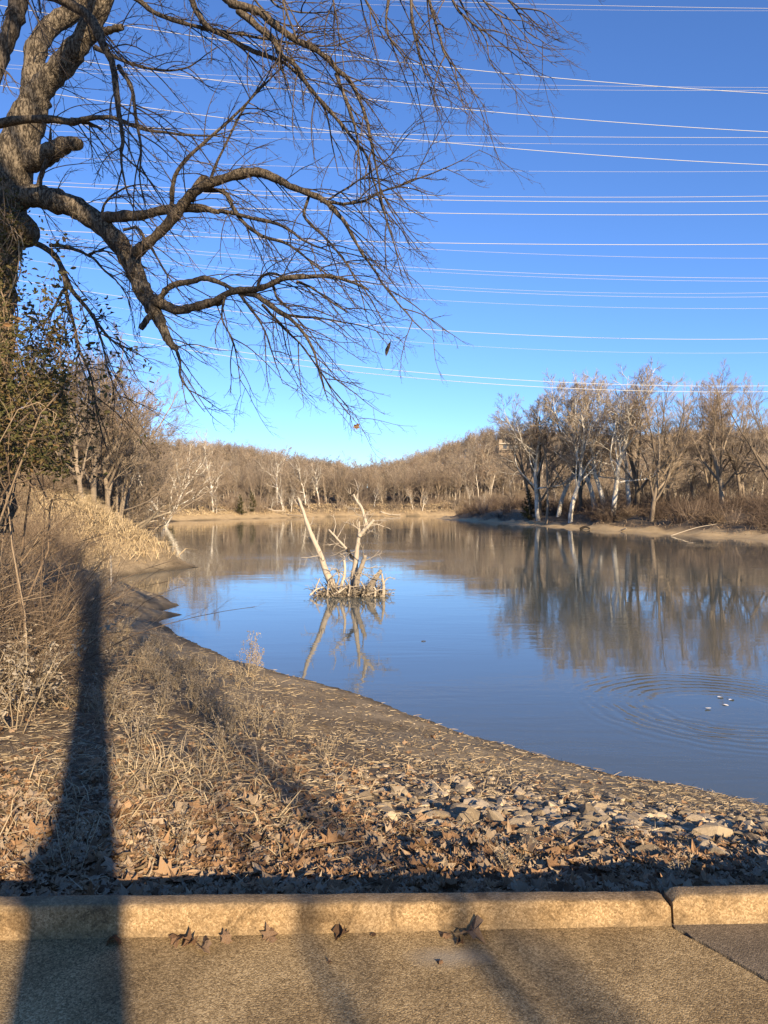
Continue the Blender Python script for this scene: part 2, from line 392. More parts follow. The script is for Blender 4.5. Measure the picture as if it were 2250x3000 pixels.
# ------------------------------------------------------------------ road and kerb
def concrete(name, lo, mid, hi, agg, patchy=0.5):
    m, nt, b = mat(name, 0.85, 0.25)
    v = coords(nt)
    vo = N(nt, 'ShaderNodeTexVoronoi'); vo.inputs['Scale'].default_value = agg; nt.links.new(v, vo.inputs['Vector'])
    vo2 = N(nt, 'ShaderNodeTexVoronoi'); vo2.inputs['Scale'].default_value = agg * 2.3; nt.links.new(v, vo2.inputs['Vector'])
    sepc = N(nt, 'ShaderNodeSeparateColor'); nt.links.new(vo.outputs['Color'], sepc.inputs[0])
    sepd = N(nt, 'ShaderNodeSeparateColor'); nt.links.new(vo2.outputs['Color'], sepd.inputs[0])
    f = mathn(nt, 'ADD', mathn(nt, 'MULTIPLY', sepc.outputs[0], 0.45), mathn(nt, 'MULTIPLY', sepd.outputs[1], 0.3))
    f = mathn(nt, 'ADD', f, mathn(nt, 'MULTIPLY', noise(nt, 4, 5, 0.65, v), 0.35))
    c = ramp(nt, f, [(0.2, lo), (0.55, mid), (0.9, hi)])
    st = ramp(nt, noise(nt, 1.7, 6, 0.7, v, 0.8), [(0.38, (0.4, 0.38, 0.36)), (0.6, (1, 1, 1))])
    c = mixc(nt, patchy, c, st, 'MULTIPLY')
    nt.links.new(c, b.inputs['Base Color'])
    h = mathn(nt, 'SUBTRACT', 1.0, mathn(nt, 'ADD', vo.outputs['Distance'], mathn(nt, 'MULTIPLY', vo2.outputs['Distance'], 0.5)))
    bump(nt, b, h, 0.5, 0.0035)
    return m, nt, b, c
m_road, nt, b, c0 = concrete('exposed_aggregate', (0.1, 0.066, 0.03), (0.29, 0.2, 0.092), (0.54, 0.395, 0.205), 170, 0.6)
# a pale smear of old mortar on the slab
v = coords(nt)
d_ = N(nt, 'ShaderNodeVectorMath', operation='DISTANCE')
mp = N(nt, 'ShaderNodeMapping'); mp.inputs['Scale'].default_value = (1, 2.6, 1); nt.links.new(v, mp.inputs[0])
nt.links.new(mp.outputs[0], d_.inputs[0]); d_.inputs[1].default_value = (0.23, 2.50 * 2.6, 0)
sm = mathn(nt, 'MULTIPLY', mathn(nt, 'SUBTRACT', 1.0, mathn(nt, 'MULTIPLY', mathn(nt, 'ADD', d_.outputs['Value'], mathn(nt, 'MULTIPLY', noise(nt, 14, 4, 0.7, v), 0.12)), 4.2), clamp=True), 1.6, clamp=True)
nt.links.new(mixc(nt, sm, c0, (0.27, 0.22, 0.15)), b.inputs['Base Color'])
m_road2, *_ = concrete('worn_concrete', (0.085, 0.065, 0.042), (0.15, 0.115, 0.075), (0.25, 0.195, 0.13), 150, 0.45)
m_kerb, nt, b, c0 = concrete('kerb_concrete', (0.15, 0.095, 0.042), (0.29, 0.19, 0.09), (0.46, 0.325, 0.175), 150, 0.0)
v = coords(nt, (1, 1, 1))
st = ramp(nt, noise(nt, 4.5, 7, 0.72, v, 1.0), [(0.38, (0.26, 0.24, 0.21)), (0.5, (0.8, 0.78, 0.75)), (0.62, (1, 1, 1))])
sx = N(nt, 'ShaderNodeSeparateXYZ'); nt.links.new(v, sx.inputs[0])
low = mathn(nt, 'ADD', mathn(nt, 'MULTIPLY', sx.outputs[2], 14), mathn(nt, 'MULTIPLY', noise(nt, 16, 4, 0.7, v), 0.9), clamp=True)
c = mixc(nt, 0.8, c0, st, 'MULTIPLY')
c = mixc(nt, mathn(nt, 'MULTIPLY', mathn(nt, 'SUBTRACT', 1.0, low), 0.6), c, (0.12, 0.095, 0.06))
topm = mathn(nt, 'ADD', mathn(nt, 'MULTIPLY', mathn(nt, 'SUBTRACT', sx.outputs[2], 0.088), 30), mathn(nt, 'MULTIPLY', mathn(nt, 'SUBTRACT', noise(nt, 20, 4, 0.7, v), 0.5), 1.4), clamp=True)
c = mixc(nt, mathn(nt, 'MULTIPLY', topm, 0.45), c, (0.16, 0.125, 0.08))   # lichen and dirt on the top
nt.links.new(c, b.inputs['Base Color'])

SEAM = [(1.09, kerb_y(1.09)), (1.287, 2.379), (1.9, 1.45), (3.0, -0.2), (4.1, -1.9)]
def slab(name, left, mm, zt):
    g = 0.006
    mb = MB()
    pts = catmull(np.array([(x, y, 0) for x, y in SEAM]), 90)[:, :2]
    jit = vnoise(pts[:, 0] * 9, pts[:, 1] * 9, 0.35, 41 if left else 42) * 0.014
    xs = pts[:, 0] + (-g if left else g) + jit
    far = -30.0 if left else 40.0
    n = 60
    top = []
    for k in range(len(pts)):
        t = np.linspace(0, 1, n) ** 2.5
        x = xs[k] + (far - xs[k]) * t
        y = np.where(t < 2, pts[k, 1] + 0.0345 * (x - pts[k, 0]), 0)
        if k == 0: y = kerb_y(x) + 0.05
        top.append(np.stack([x, y, zt + 0.004 * vnoise(x, y, 0.5, 43) + 0 * x], -1))
    top = np.array(top)
    i, j = np.meshgrid(np.arange(len(pts) - 1), np.arange(n - 1), indexing='ij')
    f = np.stack([i * n + j, i * n + j + 1, (i + 1) * n + j + 1, (i + 1) * n + j], -1).reshape(-1, 4)
    mb.add(top, f)
    side = np.stack([top[:, 0], top[:, 0] - [0, 0, 0.1]], 1)
    i = np.arange(len(pts) - 1)
    mb.add(side, np.stack([i * 2, i * 2 + 1, i * 2 + 3, i * 2 + 2], -1))
    return tag(mb.build(name, mm, smooth=False), kind='structure')
slab('road', True, m_road, 0.0); slab('road', False, m_road2, 0.004)

def kerb(x0, x1, z0, z1, chip0, chip1, seed):
    """rounded upright kerb, its profile swept along x with worn, chipped edges"""
    prof = [(0.0, -0.1), (0.0, 0.0), (0.006, 0.4), (0.011, 0.82), (0.014, 0.95), (0.019, 0.99), (0.03, 1.0), (0.085, 0.97), (0.096, 0.93), (0.1, 0.8), (0.102, 0.4), (0.102, -1.0)]
    n = int((x1 - x0) / 0.02) + 2
    xs = np.linspace(x0, x1, n); rows = []
    for x in xs:
        t = (x - x0) / (x1 - x0); H = z0 + (z1 - z0) * t
        wear = 0.006 * float(vnoise(x, seed, 0.3, 51)) + 0.006 * float(vnoise(x, seed, 0.07, 52))
        ch = 0.0
        if chip1: ch = max(0, 1 - (x1 - x) / (0.05 + 0.03 * float(vnoise(x, 1, 0.02, 53)))) 
        if chip0: ch = max(ch, max(0, 1 - (x - x0) / 0.04))
        r = []
        for (a, h) in prof:
            zz = H * h if h >= 0 else h * 0.12
            if h > 0.6: zz += wear * (h - 0.4) - 0.022 * ch * ch * (h - 0.5) * 2 * (1 + 0.5 * float(vnoise(x + a * 7, h, 0.015, 54)))
            yy = kerb_y(x) + a + (0.004 * float(vnoise(x * 3, h * 2, 0.1, 55)) if 0 < h else 0)
            r.append((x, yy, zz))
        rows.append(r)
    V = np.array(rows); k = len(prof)
    mb = MB(); i, j = np.meshgrid(np.arange(n - 1), np.arange(k - 1), indexing='ij')
    mb.add(V, np.stack([i * k + j, (i + 1) * k + j, (i + 1) * k + j + 1, i * k + j + 1], -1).reshape(-1, 4))
    for e in (0, n - 1):
        mb.add(V[e], [list(range(k)) if e else list(range(k))[::-1]])
    return tag(mb.build('kerb', m_kerb, smooth=True), kind='structure')
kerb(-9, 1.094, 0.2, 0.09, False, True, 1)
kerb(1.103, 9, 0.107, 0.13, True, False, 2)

# ------------------------------------------------------------------ bare trees: a few kinds, each copied
def stem(rg, H, r0, r1, n, wig, lean=(0, 0, 0), z0=-0.6):
    p = np.zeros((n, 3)); d = nrm(np.array([0, 0, 1.0]) + np.asarray(lean)); p[0] = (0, 0, z0)
    for k in range(1, n):
        d = nrm(d + rg.normal(size=3) * wig * np.array([1, 1, 0.3])); p[k] = p[k - 1] + d * ((H - z0) / (n - 1))
    return p[None], np.linspace(r0, r1, n)[None]
def proto(seed, kind):
    rg = np.random.default_rng(seed); H = 18.0
    tr, cr = MB(), MB()
    if kind == 'maple':
        P, R = stem(rg, H * 0.42, 0.3, 0.18, 8, 0.06)
        P1, R1 = grow(rg, P, R, 8, 0.3, 1.0, (15, 42), 0, 0.66, (0, 0, 0.5), 0.22, 9, absl=H * 0.72, tip=0.22, shrink=0.25)
        P2, R2 = grow(rg, P1, R1, 11, 0.2, 1.0, (25, 62), 0.42, 0.5, (0, 0, 0.3), 0.28, 7, tip=0.3)
        P3, R3 = grow(rg, P2, R2, 8, 0.15, 1.0, (20, 48), 0.6, 0.5, (0, 0, 0.35), 0.18, 5, tip=0.4)
        P4, R4 = grow(rg, P3, R3, 6, 0.1, 1.0, (16, 40), 0.75, 0.01, (0, 0, 0.2), 0.12, 3, tip=0.6)
    elif kind == 'sycamore':
        P, R = stem(rg, H * 0.66, 0.29, 0.11, 11, 0.1)
        P1, R1 = grow(rg, P, R, 12, 0.32, 1.0, (25, 66), 0, 0.5, (0, 0, 0.6), 0.42, 10, absl=H * 0.52, tip=0.2, shrink=0.3)
        P2, R2 = grow(rg, P1, R1, 9, 0.25, 1.0, (25, 68), 0.45, 0.5, (0, 0, 0.25), 0.5, 7, tip=0.3)
        P3, R3 = grow(rg, P2, R2, 8, 0.2, 1.0, (22, 55), 0.65, 0.5, (0, 0, 0.3), 0.3, 5, tip=0.4)
        P4, R4 = grow(rg, P3, R3, 6, 0.1, 1.0, (18, 45), 0.75, 0.01, (0, 0, 0.1), 0.18, 3, tip=0.6)
    elif kind == 'slender':
        P, R = stem(rg, H * 0.8, 0.2, 0.07, 11, 0.07)
        P1, R1 = grow(rg, P, R, 16, 0.32, 1.0, (25, 58), 0, 0.5, (0, 0, 0.5), 0.28, 8, absl=H * 0.36, tip=0.25, shrink=0.3)
        P2, R2 = grow(rg, P1, R1, 8, 0.2, 1.0, (22, 55), 0.45, 0.5, (0, 0, 0.3), 0.3, 6, tip=0.35)
        P3, R3 = grow(rg, P2, R2, 6, 0.15, 1.0, (25, 60), 0.5, 0.55, (0, 0, 0.2), 0.3, 4, tip=0.4)
        P4, R4 = grow(rg, P3, R3, 6, 0.1, 1.0, (25, 60), 0.8, 0.012, (0, 0, 0.1), 0.2, 3, tip=0.6)
    else:   # small spreading understorey tree on several stems
        Ps = [stem(rg, H * 0.5, 0.11, 0.04, 8, 0.1, rg.normal(size=3) * 0.3) for _ in range(5)]
        P = np.concatenate([a for a, _ in Ps]); R = np.concatenate([a for _, a in Ps])
        P1, R1 = grow(rg, P, R, 10, 0.15, 1.0, (22, 60), 0.55, 0.6, (0, 0, 0.4), 0.3, 8, tip=0.25, shrink=0.3)
        P2, R2 = grow(rg, P1, R1, 8, 0.15, 1.0, (22, 60), 0.45, 0.55, (0, 0, 0.25), 0.3, 5, tip=0.35)
        P3, R3 = grow(rg, P2, R2, 6, 0.15, 1.0, (25, 60), 0.5, 0.6, (0, 0, 0.1), 0.3, 4, tip=0.4)
        P4, R4 = grow(rg, P3, R3, 3, 0.1, 1.0, (25, 60), 0.8, 0.012, (0, 0, 0), 0.2, 3, tip=0.6)
    tr.tubes(P, R, 9); tr.tubes(P1, R1, 6); tr.tubes(P2, np.maximum(R2, 0.018), 4)
    cr.tubes(P3, np.maximum(R3, 0.012), 3); cr.tubes(P4, np.maximum(R4, 0.008), 3)
    white = kind == 'sycamore'
    top = float(P4[..., 2].max())
    return (tr.mesh('trunk', M['white_bark'] if white else M['far_bark']),
            cr.mesh('crown', M['far_twig'] if seed % 2 else M['far_twig_red']), top)
PROTO = {'maple': [proto(s, 'maple') for s in (101, 102, 103)], 'sycamore': [proto(s, 'sycamore') for s in (201, 203, 205)],
         'slender': [proto(s, 'slender') for s in (301, 302, 303)], 'thicket': [proto(s, 'thicket') for s in (401, 402)]}
NAME = {'maple': 'bare_tree', 'sycamore': 'sycamore_tree', 'slender': 'bare_tree', 'thicket': 'understorey_tree'}
prg = np.random.default_rng(77)
def plant(kind, x, y, h, label, group=None, lean=0.0, var=None, rz=None, z=None):
    tm, cm, top = PROTO[kind][var if var is not None else prg.integers(len(PROTO[kind]))]
    o = empty(NAME[kind], (x, y, gz(x, y) if z is None else z), prg.random() * 6.28 if rz is None else rz)
    o.rotation_euler[1] = lean
    k = h / top; o.scale = (k, k, k)
    link('trunk', tm, o); link('crown', cm, o)
    return tag(o, label, 'tree', group)
def disp_x(dx, d): return (dx * K - CX) / FPX * d
def tree_at(kind, dx, d, top, label, group=None, **kw):
    x = disp_x(dx, d); z = gz(x, d)
    h = (HY - top * K) / FPX * d + 1.6 - z
    return plant(kind, x, d, h, label, group, z=z, **kw)

# right bank, seen against the sky
GR = 'bare trees on the sandbar bank'
UP = 24     # crowns end in thin haze: their last twigs reach above the visible mass
tree_at('slender', 1148, 150, 868 - UP, 'slim bare tree where the sandbar wood begins, in front of the hill house', GR, var=0)
tree_at('sycamore', 1165, 142, 850 - UP, 'slim white-limbed sycamore beside the hill house', GR, var=0)
tree_at('slender', 1180, 136, 858 - UP, 'dark-trunked bare tree between the pale sycamores', GR, var=1)
tree_at('sycamore', 1232, 128, 838 - UP, 'sycamore with a bright white lower trunk in the brush', GR, var=1, rz=1.0)
tree_at('sycamore', 1285, 135, 818 - UP, 'sycamore with chalk-white upper limbs next to the tallest one', GR, var=2, rz=2.2)
tree_at('sycamore', 1328, 120, 797 - UP, 'tallest white sycamore of the sandbar wood, forking low', GR, var=0, rz=4.2)
tree_at('maple', 1408, 108, 822 - UP, 'broad dark bare tree forking near the ground at the sandbar', GR, var=0, rz=0.4)
tree_at('maple', 1562, 106, 810 - UP, 'bare tree with fan-shaped crown and upright limbs above the driftwood pole', GR, var=1)
tree_at('maple', 1668, 98, 790 - UP, 'bare tree beyond the fan-crowned one, reaching higher', GR, var=2)
tree_at('slender', 1490, 124, 862 - UP, 'thin bare tree between the broad forked tree and the fan-crowned one', GR, var=2)
tree_at('slender', 1610, 120, 880 - UP, 'slim bare tree behind the fan-crowned one', GR, var=0)
tree_at('maple', 1745, 104, 800 - UP, 'bare tree at the far end of the sandbar wood', GR, var=0)
for k, (dx, d, top, kind, var) in enumerate([(1168, 146, 880, 'maple', 1), (1205, 140, 845, 'sycamore', 2), (1255, 136, 835, 'maple', 2), (1305, 130, 815, 'sycamore', 1), (1355, 128, 812, 'sycamore', 0), (1380, 124, 825, 'maple', 1), (1445, 118, 838, 'maple', 2), (1530, 116, 838, 'maple', 0), (1600, 112, 835, 'maple', 2)]):
    tree_at(kind, dx, d, top - UP, '%s half hidden behind %s' % ('pale-limbed sycamore' if kind == 'sycamore' else 'round-crowned bare tree', ['the slim white-limbed sycamore by the hill house', 'the sycamore with the bright white lower trunk', 'the gap right of the white lower trunk', 'the sycamore with chalk-white upper limbs', 'the tallest white sycamore', 'the left limbs of the broad dark forked tree', 'the right limbs of the broad dark forked tree', 'the left side of the fan-shaped crown', 'the right side of the fan-shaped crown'][k]), GR, var=var)
LBL = 'bare grey-brown tree standing in the sandbar wood behind the first row'
for k in range(46):
    d = prg.uniform(118, 205); dx = prg.uniform(1010, 1780)
    x = disp_x(dx, d)
    a, b_, w_ = shore(np.array([x]), np.array([d]))
    if w_[0] or b_[0] < 14 or b_[0] > a[0]: continue
    plant(prg.choice(['maple', 'slender', 'thicket', 'slender']), x, d, prg.uniform(5, 9.5) if d > 140 else prg.uniform(4.5, 7.5), LBL, 'wood behind the sandbar')
# far bank
GF = 'trees of the far bank'
tree_at('sycamore', 600, 246, 955, 'white sycamore with a wide fan crown on the far bank', GF, var=2, rz=0.5)
tree_at('sycamore', 460, 196, 950, 'tall white sycamore with level side limbs above the far bank', GF, var=1, rz=3.1)
tree_at('sycamore', 660, 250, 972, 'smaller pale sycamore next to the fan-crowned one', GF, var=0, rz=2)
tree_at('maple', 730, 262, 970, 'rounded grey tree where the far hills dip', GF, var=2)
tree_at('sycamore', 690, 258, 985, 'little pale sycamore below the dip of the far hills', GF, var=1, rz=5)
tree_at('slender', 800, 268, 975, 'thin pale-trunked tree behind the dead snag', GF, var=1)
fline = np.array([(-60, 150), (-52, 172), (-40, 207), (-22, 241), (12, 256), (45, 266), (70, 272)])
def along(line, t):
    seg = np.linalg.norm(np.diff(line, axis=0), axis=1); c = np.concatenate([[0], np.cumsum(seg)]); u = t * c[-1]
    return np.array([np.interp(u, c, line[:, 0]), np.interp(u, c, line[:, 1])])
n_f = 0
for k in range(150):
    p = along(fline, prg.random()); back = prg.uniform(3, 45) if k > 40 else prg.uniform(2.5, 7)
    x, y = p[0] - back * 0.55, p[1] + back * 0.83
    a, b_, w_ = shore(np.array([x]), np.array([y]))
    if w_[0] or a[0] < 3: continue
    front = back < 9
    kind = prg.choice(['thicket', 'slender', 'sycamore'] if front else ['maple', 'slender', 'maple', 'thicket'])
    h = prg.uniform(5, 10) if front else prg.uniform(10, 15.5)
    lab = {'sycamore': 'small pale-limbed sycamore at the foot of the far bank wood', 'thicket': 'low spreading tree on several stems in the far bank wood'}.get(kind, 'bare tan tree in the wood behind the far bank')
    plant(kind, x, y, h, lab, 'wood on the far bank', lean=prg.normal() * 0.06)
# left bank
GL = 'wood on the near left bank'
for k, (dx, d, top, kind, var) in enumerate([(200, 62, 715, 'maple', 1), (130, 55, 760, 'maple', 2), (255, 72, 770, 'thicket', 0), (60, 50, 800, 'slender', 0), (300, 88, 850, 'thicket', 1), (340, 108, 905, 'maple', 0), (20, 60, 820, 'maple', 0), (165, 75, 800, 'slender', 1), (230, 95, 830, 'thicket', 0), (-60, 52, 780, 'maple', 1), (175, 56, 735, 'maple', 0), (235, 66, 745, 'maple', 2), (95, 62, 745, 'maple', 1), (280, 80, 800, 'maple', 1), (215, 84, 770, 'maple', 0), (150, 66, 760, 'thicket', 1), (310, 98, 870, 'thicket', 0), (40, 70, 770, 'maple', 2)]):
    tree_at(kind, dx, d, top, {'maple': 'broad-crowned bare tree rising behind the golden grass bank', 'slender': 'thin straight bare tree rising behind the golden grass bank', 'thicket': 'many-stemmed bare tree rising behind the golden grass bank'}[kind] + ('' if d < 70 else ', further along the river'), GL, var=var)
tree_at('sycamore', 352, 128, 912, 'white sycamore with crooked bone-white limbs leaning over the left bank', GF, var=1, rz=0.6, lean=0.28)
tree_at('sycamore', 372, 140, 925, 'white sycamore with a low sweeping limb behind the leaning one', GF, var=0, rz=2.6, lean=0.5)
for k in range(75):
    y = prg.uniform(60, 165)
    sx_ = float(np.interp(y, [60, 86, 115, 150, 165], [-27, -29.8, -40, -52, -51]))
    x = sx_ - prg.uniform(1.5, 4) if k < 24 else sx_ - prg.uniform(4, 30)
    if k < 24: y = prg.uniform(78, 165); x = float(np.interp(y, [60, 86, 115, 150, 165], [-27, -29.8, -40, -52, -51])) - prg.uniform(1, 5)
    plant(prg.choice(['thicket', 'thicket', 'slender']), x, y, prg.uniform(4.5, 8.5) if k < 24 else prg.uniform(7, 12), 'bushy tan undergrowth tree crowding the left bank', GL, lean=prg.normal() * 0.1 + 0.1)

# trees of the hills: three standing protos, the rest of the far wood one mass each
def hill_tree(seed):
    rg = np.random.default_rng(seed); mbt, mbc = MB(), MB()
    P, R = stem(rg, 9.5, 0.22, 0.1, 6, 0.06)
    P1, R1 = grow(rg, P, R, 12, 0.38, 1, (28, 70), 0, 0.45, (0, 0, 0.35), 0.3, 5, absl=5.6, tip=0.3, shrink=0.25)
    P2, R2 = grow(rg, P1, R1, 8, 0.2, 1, (30, 75), 0.5, 0.5, (0, 0, 0.15), 0.35, 4, tip=0.4)
    P3, R3 = grow(rg, P2, R2, 7, 0.1, 1, (30, 75), 0.65, 0.02, (0, 0, 0.1), 0.3, 3, tip=0.6)
    mbt.tubes(P, R * 1.15, 6); mbt.tubes(P1, R1, 4); nt_ = sum(len(f) for f in mbt.f)
    mbt.tubes(P2, np.maximum(R2, 0.03), 3); mbt.tubes(P3, np.maximum(R3, 0.02), 3)
    me = mbt.mesh('bare_tree', [M['pale_trunk'], M['far_twig'] if seed % 2 else M['far_twig_red']])
    mi = np.ones(len(me.polygons), np.int32); mi[:nt_] = 0; me.polygons.foreach_set('material_index', mi)
    return me
def scatter_gn(obj, src, seed, s0=0.72, s1=1.2):
    ng = bpy.data.node_groups.new('far_wood', 'GeometryNodeTree')
    ng.interface.new_socket('Geometry', in_out='INPUT', socket_type='NodeSocketGeometry')
    ng.interface.new_socket('Geometry', in_out='OUTPUT', socket_type='NodeSocketGeometry')
    gi, go = ng.nodes.new('NodeGroupInput'), ng.nodes.new('NodeGroupOutput')
    ip = ng.nodes.new('GeometryNodeInstanceOnPoints'); oi = ng.nodes.new('GeometryNodeObjectInfo')
    oi.inputs['Object'].default_value = src; oi.transform_space = 'ORIGINAL'
    rz = ng.nodes.new('FunctionNodeRandomValue'); rz.data_type = 'FLOAT_VECTOR'; rz.inputs[1].default_value = (0.06, 0.06, 6.28); rz.inputs['Seed'].default_value = seed
    rs = ng.nodes.new('FunctionNodeRandomValue'); rs.inputs[2].default_value = s0; rs.inputs[3].default_value = s1; rs.inputs['Seed'].default_value = seed + 1
    L = ng.links.new
    L(gi.outputs[0], ip.inputs['Points']); L(oi.outputs['Geometry'], ip.inputs['Instance'])
    L(rz.outputs[0], ip.inputs['Rotation']); L(rs.outputs[1], ip.inputs['Scale']); L(ip.outputs[0], go.inputs[0])
    md = obj.modifiers.new('scatter', 'NODES'); md.node_group = ng
hx, hy = [], []
while len(hx) < 3600:
    y = prg.uniform(285, 470, 4000); x = prg.uniform(-0.66, 0.66, 4000) * y
    a, b_, w_ = shore(x, y); ok = ~w_ & (a > 12) & (a < b_) & ~((np.abs(x / y - 0.182) < 0.03) & (y > 328) & (y < 385))
    hx += list(x[ok]); hy += list(y[ok])
hx = np.array(hx[:3600]); hy = np.array(hy[:3600]); hz = ground_z(hx, hy)
hl = ['grey-brown bare tree standing on the slope of the far hill', 'tan bare tree standing on the slope of the far hill', 'upright bare tree standing on the slope of the far hill']
for k in range(3):
    me = hill_tree(501 + k)
    o = link('bare_tree', me); o.location = (hx[k], hy[k], hz[k]); tag(o, hl[k], 'tree', 'trees of the far hill')
    mb = MB(); sel = slice(3 + k, None, 3)
    mb.add(np.stack([hx[sel], hy[sel], hz[sel] - 0.2], -1), np.zeros((0, 3), int))
    w = mb.build('far_wood', None); tag(w, 'bare winter wood covering the far hills', 'woodland', kind='stuff')
    scatter_gn(w, o, 9 + k)
# wooded flat behind the sandbar
fx, fy = [], []
y = prg.uniform(120, 235, 900); x = prg.uniform(0.05, 0.75, 900) * y
a, b_, w_ = shore(x, y); ok = ~w_ & (b_ > 24) & (b_ < a); fx, fy = x[ok][:420], y[ok][:420]
mb = MB(); mb.add(np.stack([fx, fy, ground_z(fx, fy) - 0.2], -1), np.zeros((0, 3), int))
w = mb.build('far_wood', None); tag(w, 'bare brush filling the wood behind the sandbar trees', 'woodland', kind='stuff'); scatter_gn(w, o, 40, 0.4, 0.72)

# cedars: dark evergreen spots
def cedar_mesh(seed):
    rg = np.random.default_rng(seed); t, c = MB(), MB()
    P, R = stem(rg, 6, 0.13, 0.03, 7, 0.03); t.tubes(P, R, 6)
    P1, R1 = grow(rg, P, R, 60, 0.12, 1, (55, 85), 0, 0.3, (0, 0, 0.3), 0.15, 5, absl=2.1, tip=0.3, shrink=0.85)
    P2, R2 = grow(rg, P1, R1, 9, 0.15, 1, (30, 65), 0.4, 0.5, (0, 0, 0.1), 0.2, 3, tip=0.5)
    P3, R3 = grow(rg, P2, R2, 5, 0.1, 1, (30, 65), 0.7, 0.02, (0, 0, 0), 0.2, 2, tip=0.7)
    c.tubes(P1, np.maximum(R1, 0.02), 3); c.tubes(P2, np.maximum(R2, 0.03), 3); c.tubes(P3, np.maximum(R3, 0.03), 3)
    return t.mesh('trunk', M['far_bark']), c.mesh('crown', M['cedar'])
ctm, ccm = cedar_mesh(601)
for dx, d, h, lab in [(1145, 148, 7, 'dark olive cedar in the brush below the hill house'), (1178, 146, 4, 'small cedar at the foot of the pale sycamores'), (520, 205, 6, 'dark cedar in shade near the middle of the far bank'), (545, 215, 6.5, 'dark cedar beside another one on the far bank'),
                      (370, 176, 5, 'cedar standing above the earthen bank'), (900, 330, 8, 'cedar on the lower hill slope'), (985, 320, 7, 'cedar among bare trees high on the hill'), (960, 305, 7, 'cedar at the foot of the hill')]:
    x = disp_x(dx, d); o = empty('cedar_tree', (x, d, gz(x, d)), prg.random() * 6); o.scale = (h / 6,) * 3
    link('trunk', ctm, o); link('crown', ccm, o); tag(o, lab, 'cedar')

# ------------------------------------------------------------------ brush: shrubs and brambles
def shrub_mesh(seed, ns=26, h=2.4, spread=0.55, arch=-0.5, r=0.012, m='bramble', tw=7):
    rg = np.random.default_rng(seed); st, tg = MB(), MB()
    P = np.zeros((ns, 8, 3)); d = nrm(np.concatenate([rg.normal(size=(ns, 2)) * spread, np.ones((ns, 1))], 1)); P[:, 0, :2] = rg.normal(size=(ns, 2)) * 0.25 * h / 2; P[:, 0, 2] = -0.15
    L = h * rg.uniform(0.6, 1.25, ns)
    for k in range(1, 8):
        d = nrm(d + np.array([0, 0, arch / 7]) * (k / 4) + rg.normal(size=d.shape) * 0.09); P[:, k] = P[:, k - 1] + d * (L / 7)[:, None]
    R = np.linspace(r, r * 0.35, 8)[None] * rg.uniform(0.6, 1.3, (ns, 1))
    P1, R1 = grow(rg, P, R, tw, 0.2, 1, (20, 60), 0.36, 0.6, (0, 0, 0.1), 0.3, 5, tip=0.4)
    P2, R2 = grow(rg, P1, R1, 4, 0.2, 1, (25, 65), 0.5, 0.7, (0, 0, 0), 0.3, 3, tip=0.5)
    st.tubes(P, R, 4); tg.tubes(P1, R1, 3); tg.tubes(P2, R2, 3)
    return st.mesh('stem', M[m]), tg.mesh('twigs', M[m])
SHR = [shrub_mesh(701, 24, 3.2, 0.5, 0.1, 0.03, 'far_twig_red'), shrub_mesh(702, 30, 2.4, 0.7, -0.6, 0.026, 'bramble'), shrub_mesh(703, 22, 3.8, 0.35, 0.2, 0.03, 'far_twig'),
       shrub_mesh(704, 34, 2.6, 0.7, -0.5, 0.032, 'dark_brush'), shrub_mesh(705, 28, 3.4, 0.5, 0.0, 0.034, 'dark_brush')]
def shrub(x, y, s, lab, group, k=None):
    a, t = SHR[prg.integers(3) if k is None else k]
    o = empty('bare_shrub', (x, y, gz(x, y)), prg.random() * 6.28); o.scale = (s, s, s)
    tag(link('stems', a, o), kind='stuff'); tag(link('twigs', t, o), kind='stuff')
    return tag(o, lab, 'shrub', group)
n = 0
while n < 270:
    y = prg.uniform(70, 222); x = disp_x(prg.uniform(930, 1760), y)
    a, b_, w_ = shore(np.array([x]), np.array([y]))
    if w_[0] or not (5.5 < b_[0] < 30) or b_[0] > a[0]: continue
    shrub(x, y, prg.uniform(0.55, 1.25), 'brown leafless bush in the brush belt above the sandbar', 'brush above the sandbar', int(prg.choice([0, 1, 3, 3, 4, 4]))); n += 1
for k in range(60):
    p = along(fline, prg.random()); back = prg.uniform(3, 16); x, y = p[0] - back * 0.55, p[1] + back * 0.83
    if shore(np.array([x]), np.array([y]))[2][0]: continue
    shrub(x, y, prg.uniform(0.8, 1.6), 'tan leafless bush along the top of the far bank', 'brush on the far bank')
for k in range(45):
    y = prg.uniform(70, 165); x = float(np.interp(y, [60, 86, 115, 150, 165], [-27, -29.8, -40, -52, -51])) - prg.uniform(0.5, 6)
    shrub(x, y, prg.uniform(0.7, 1.5), 'tan leafless bush leaning out over the water of the left bank', 'brush on the left bank')

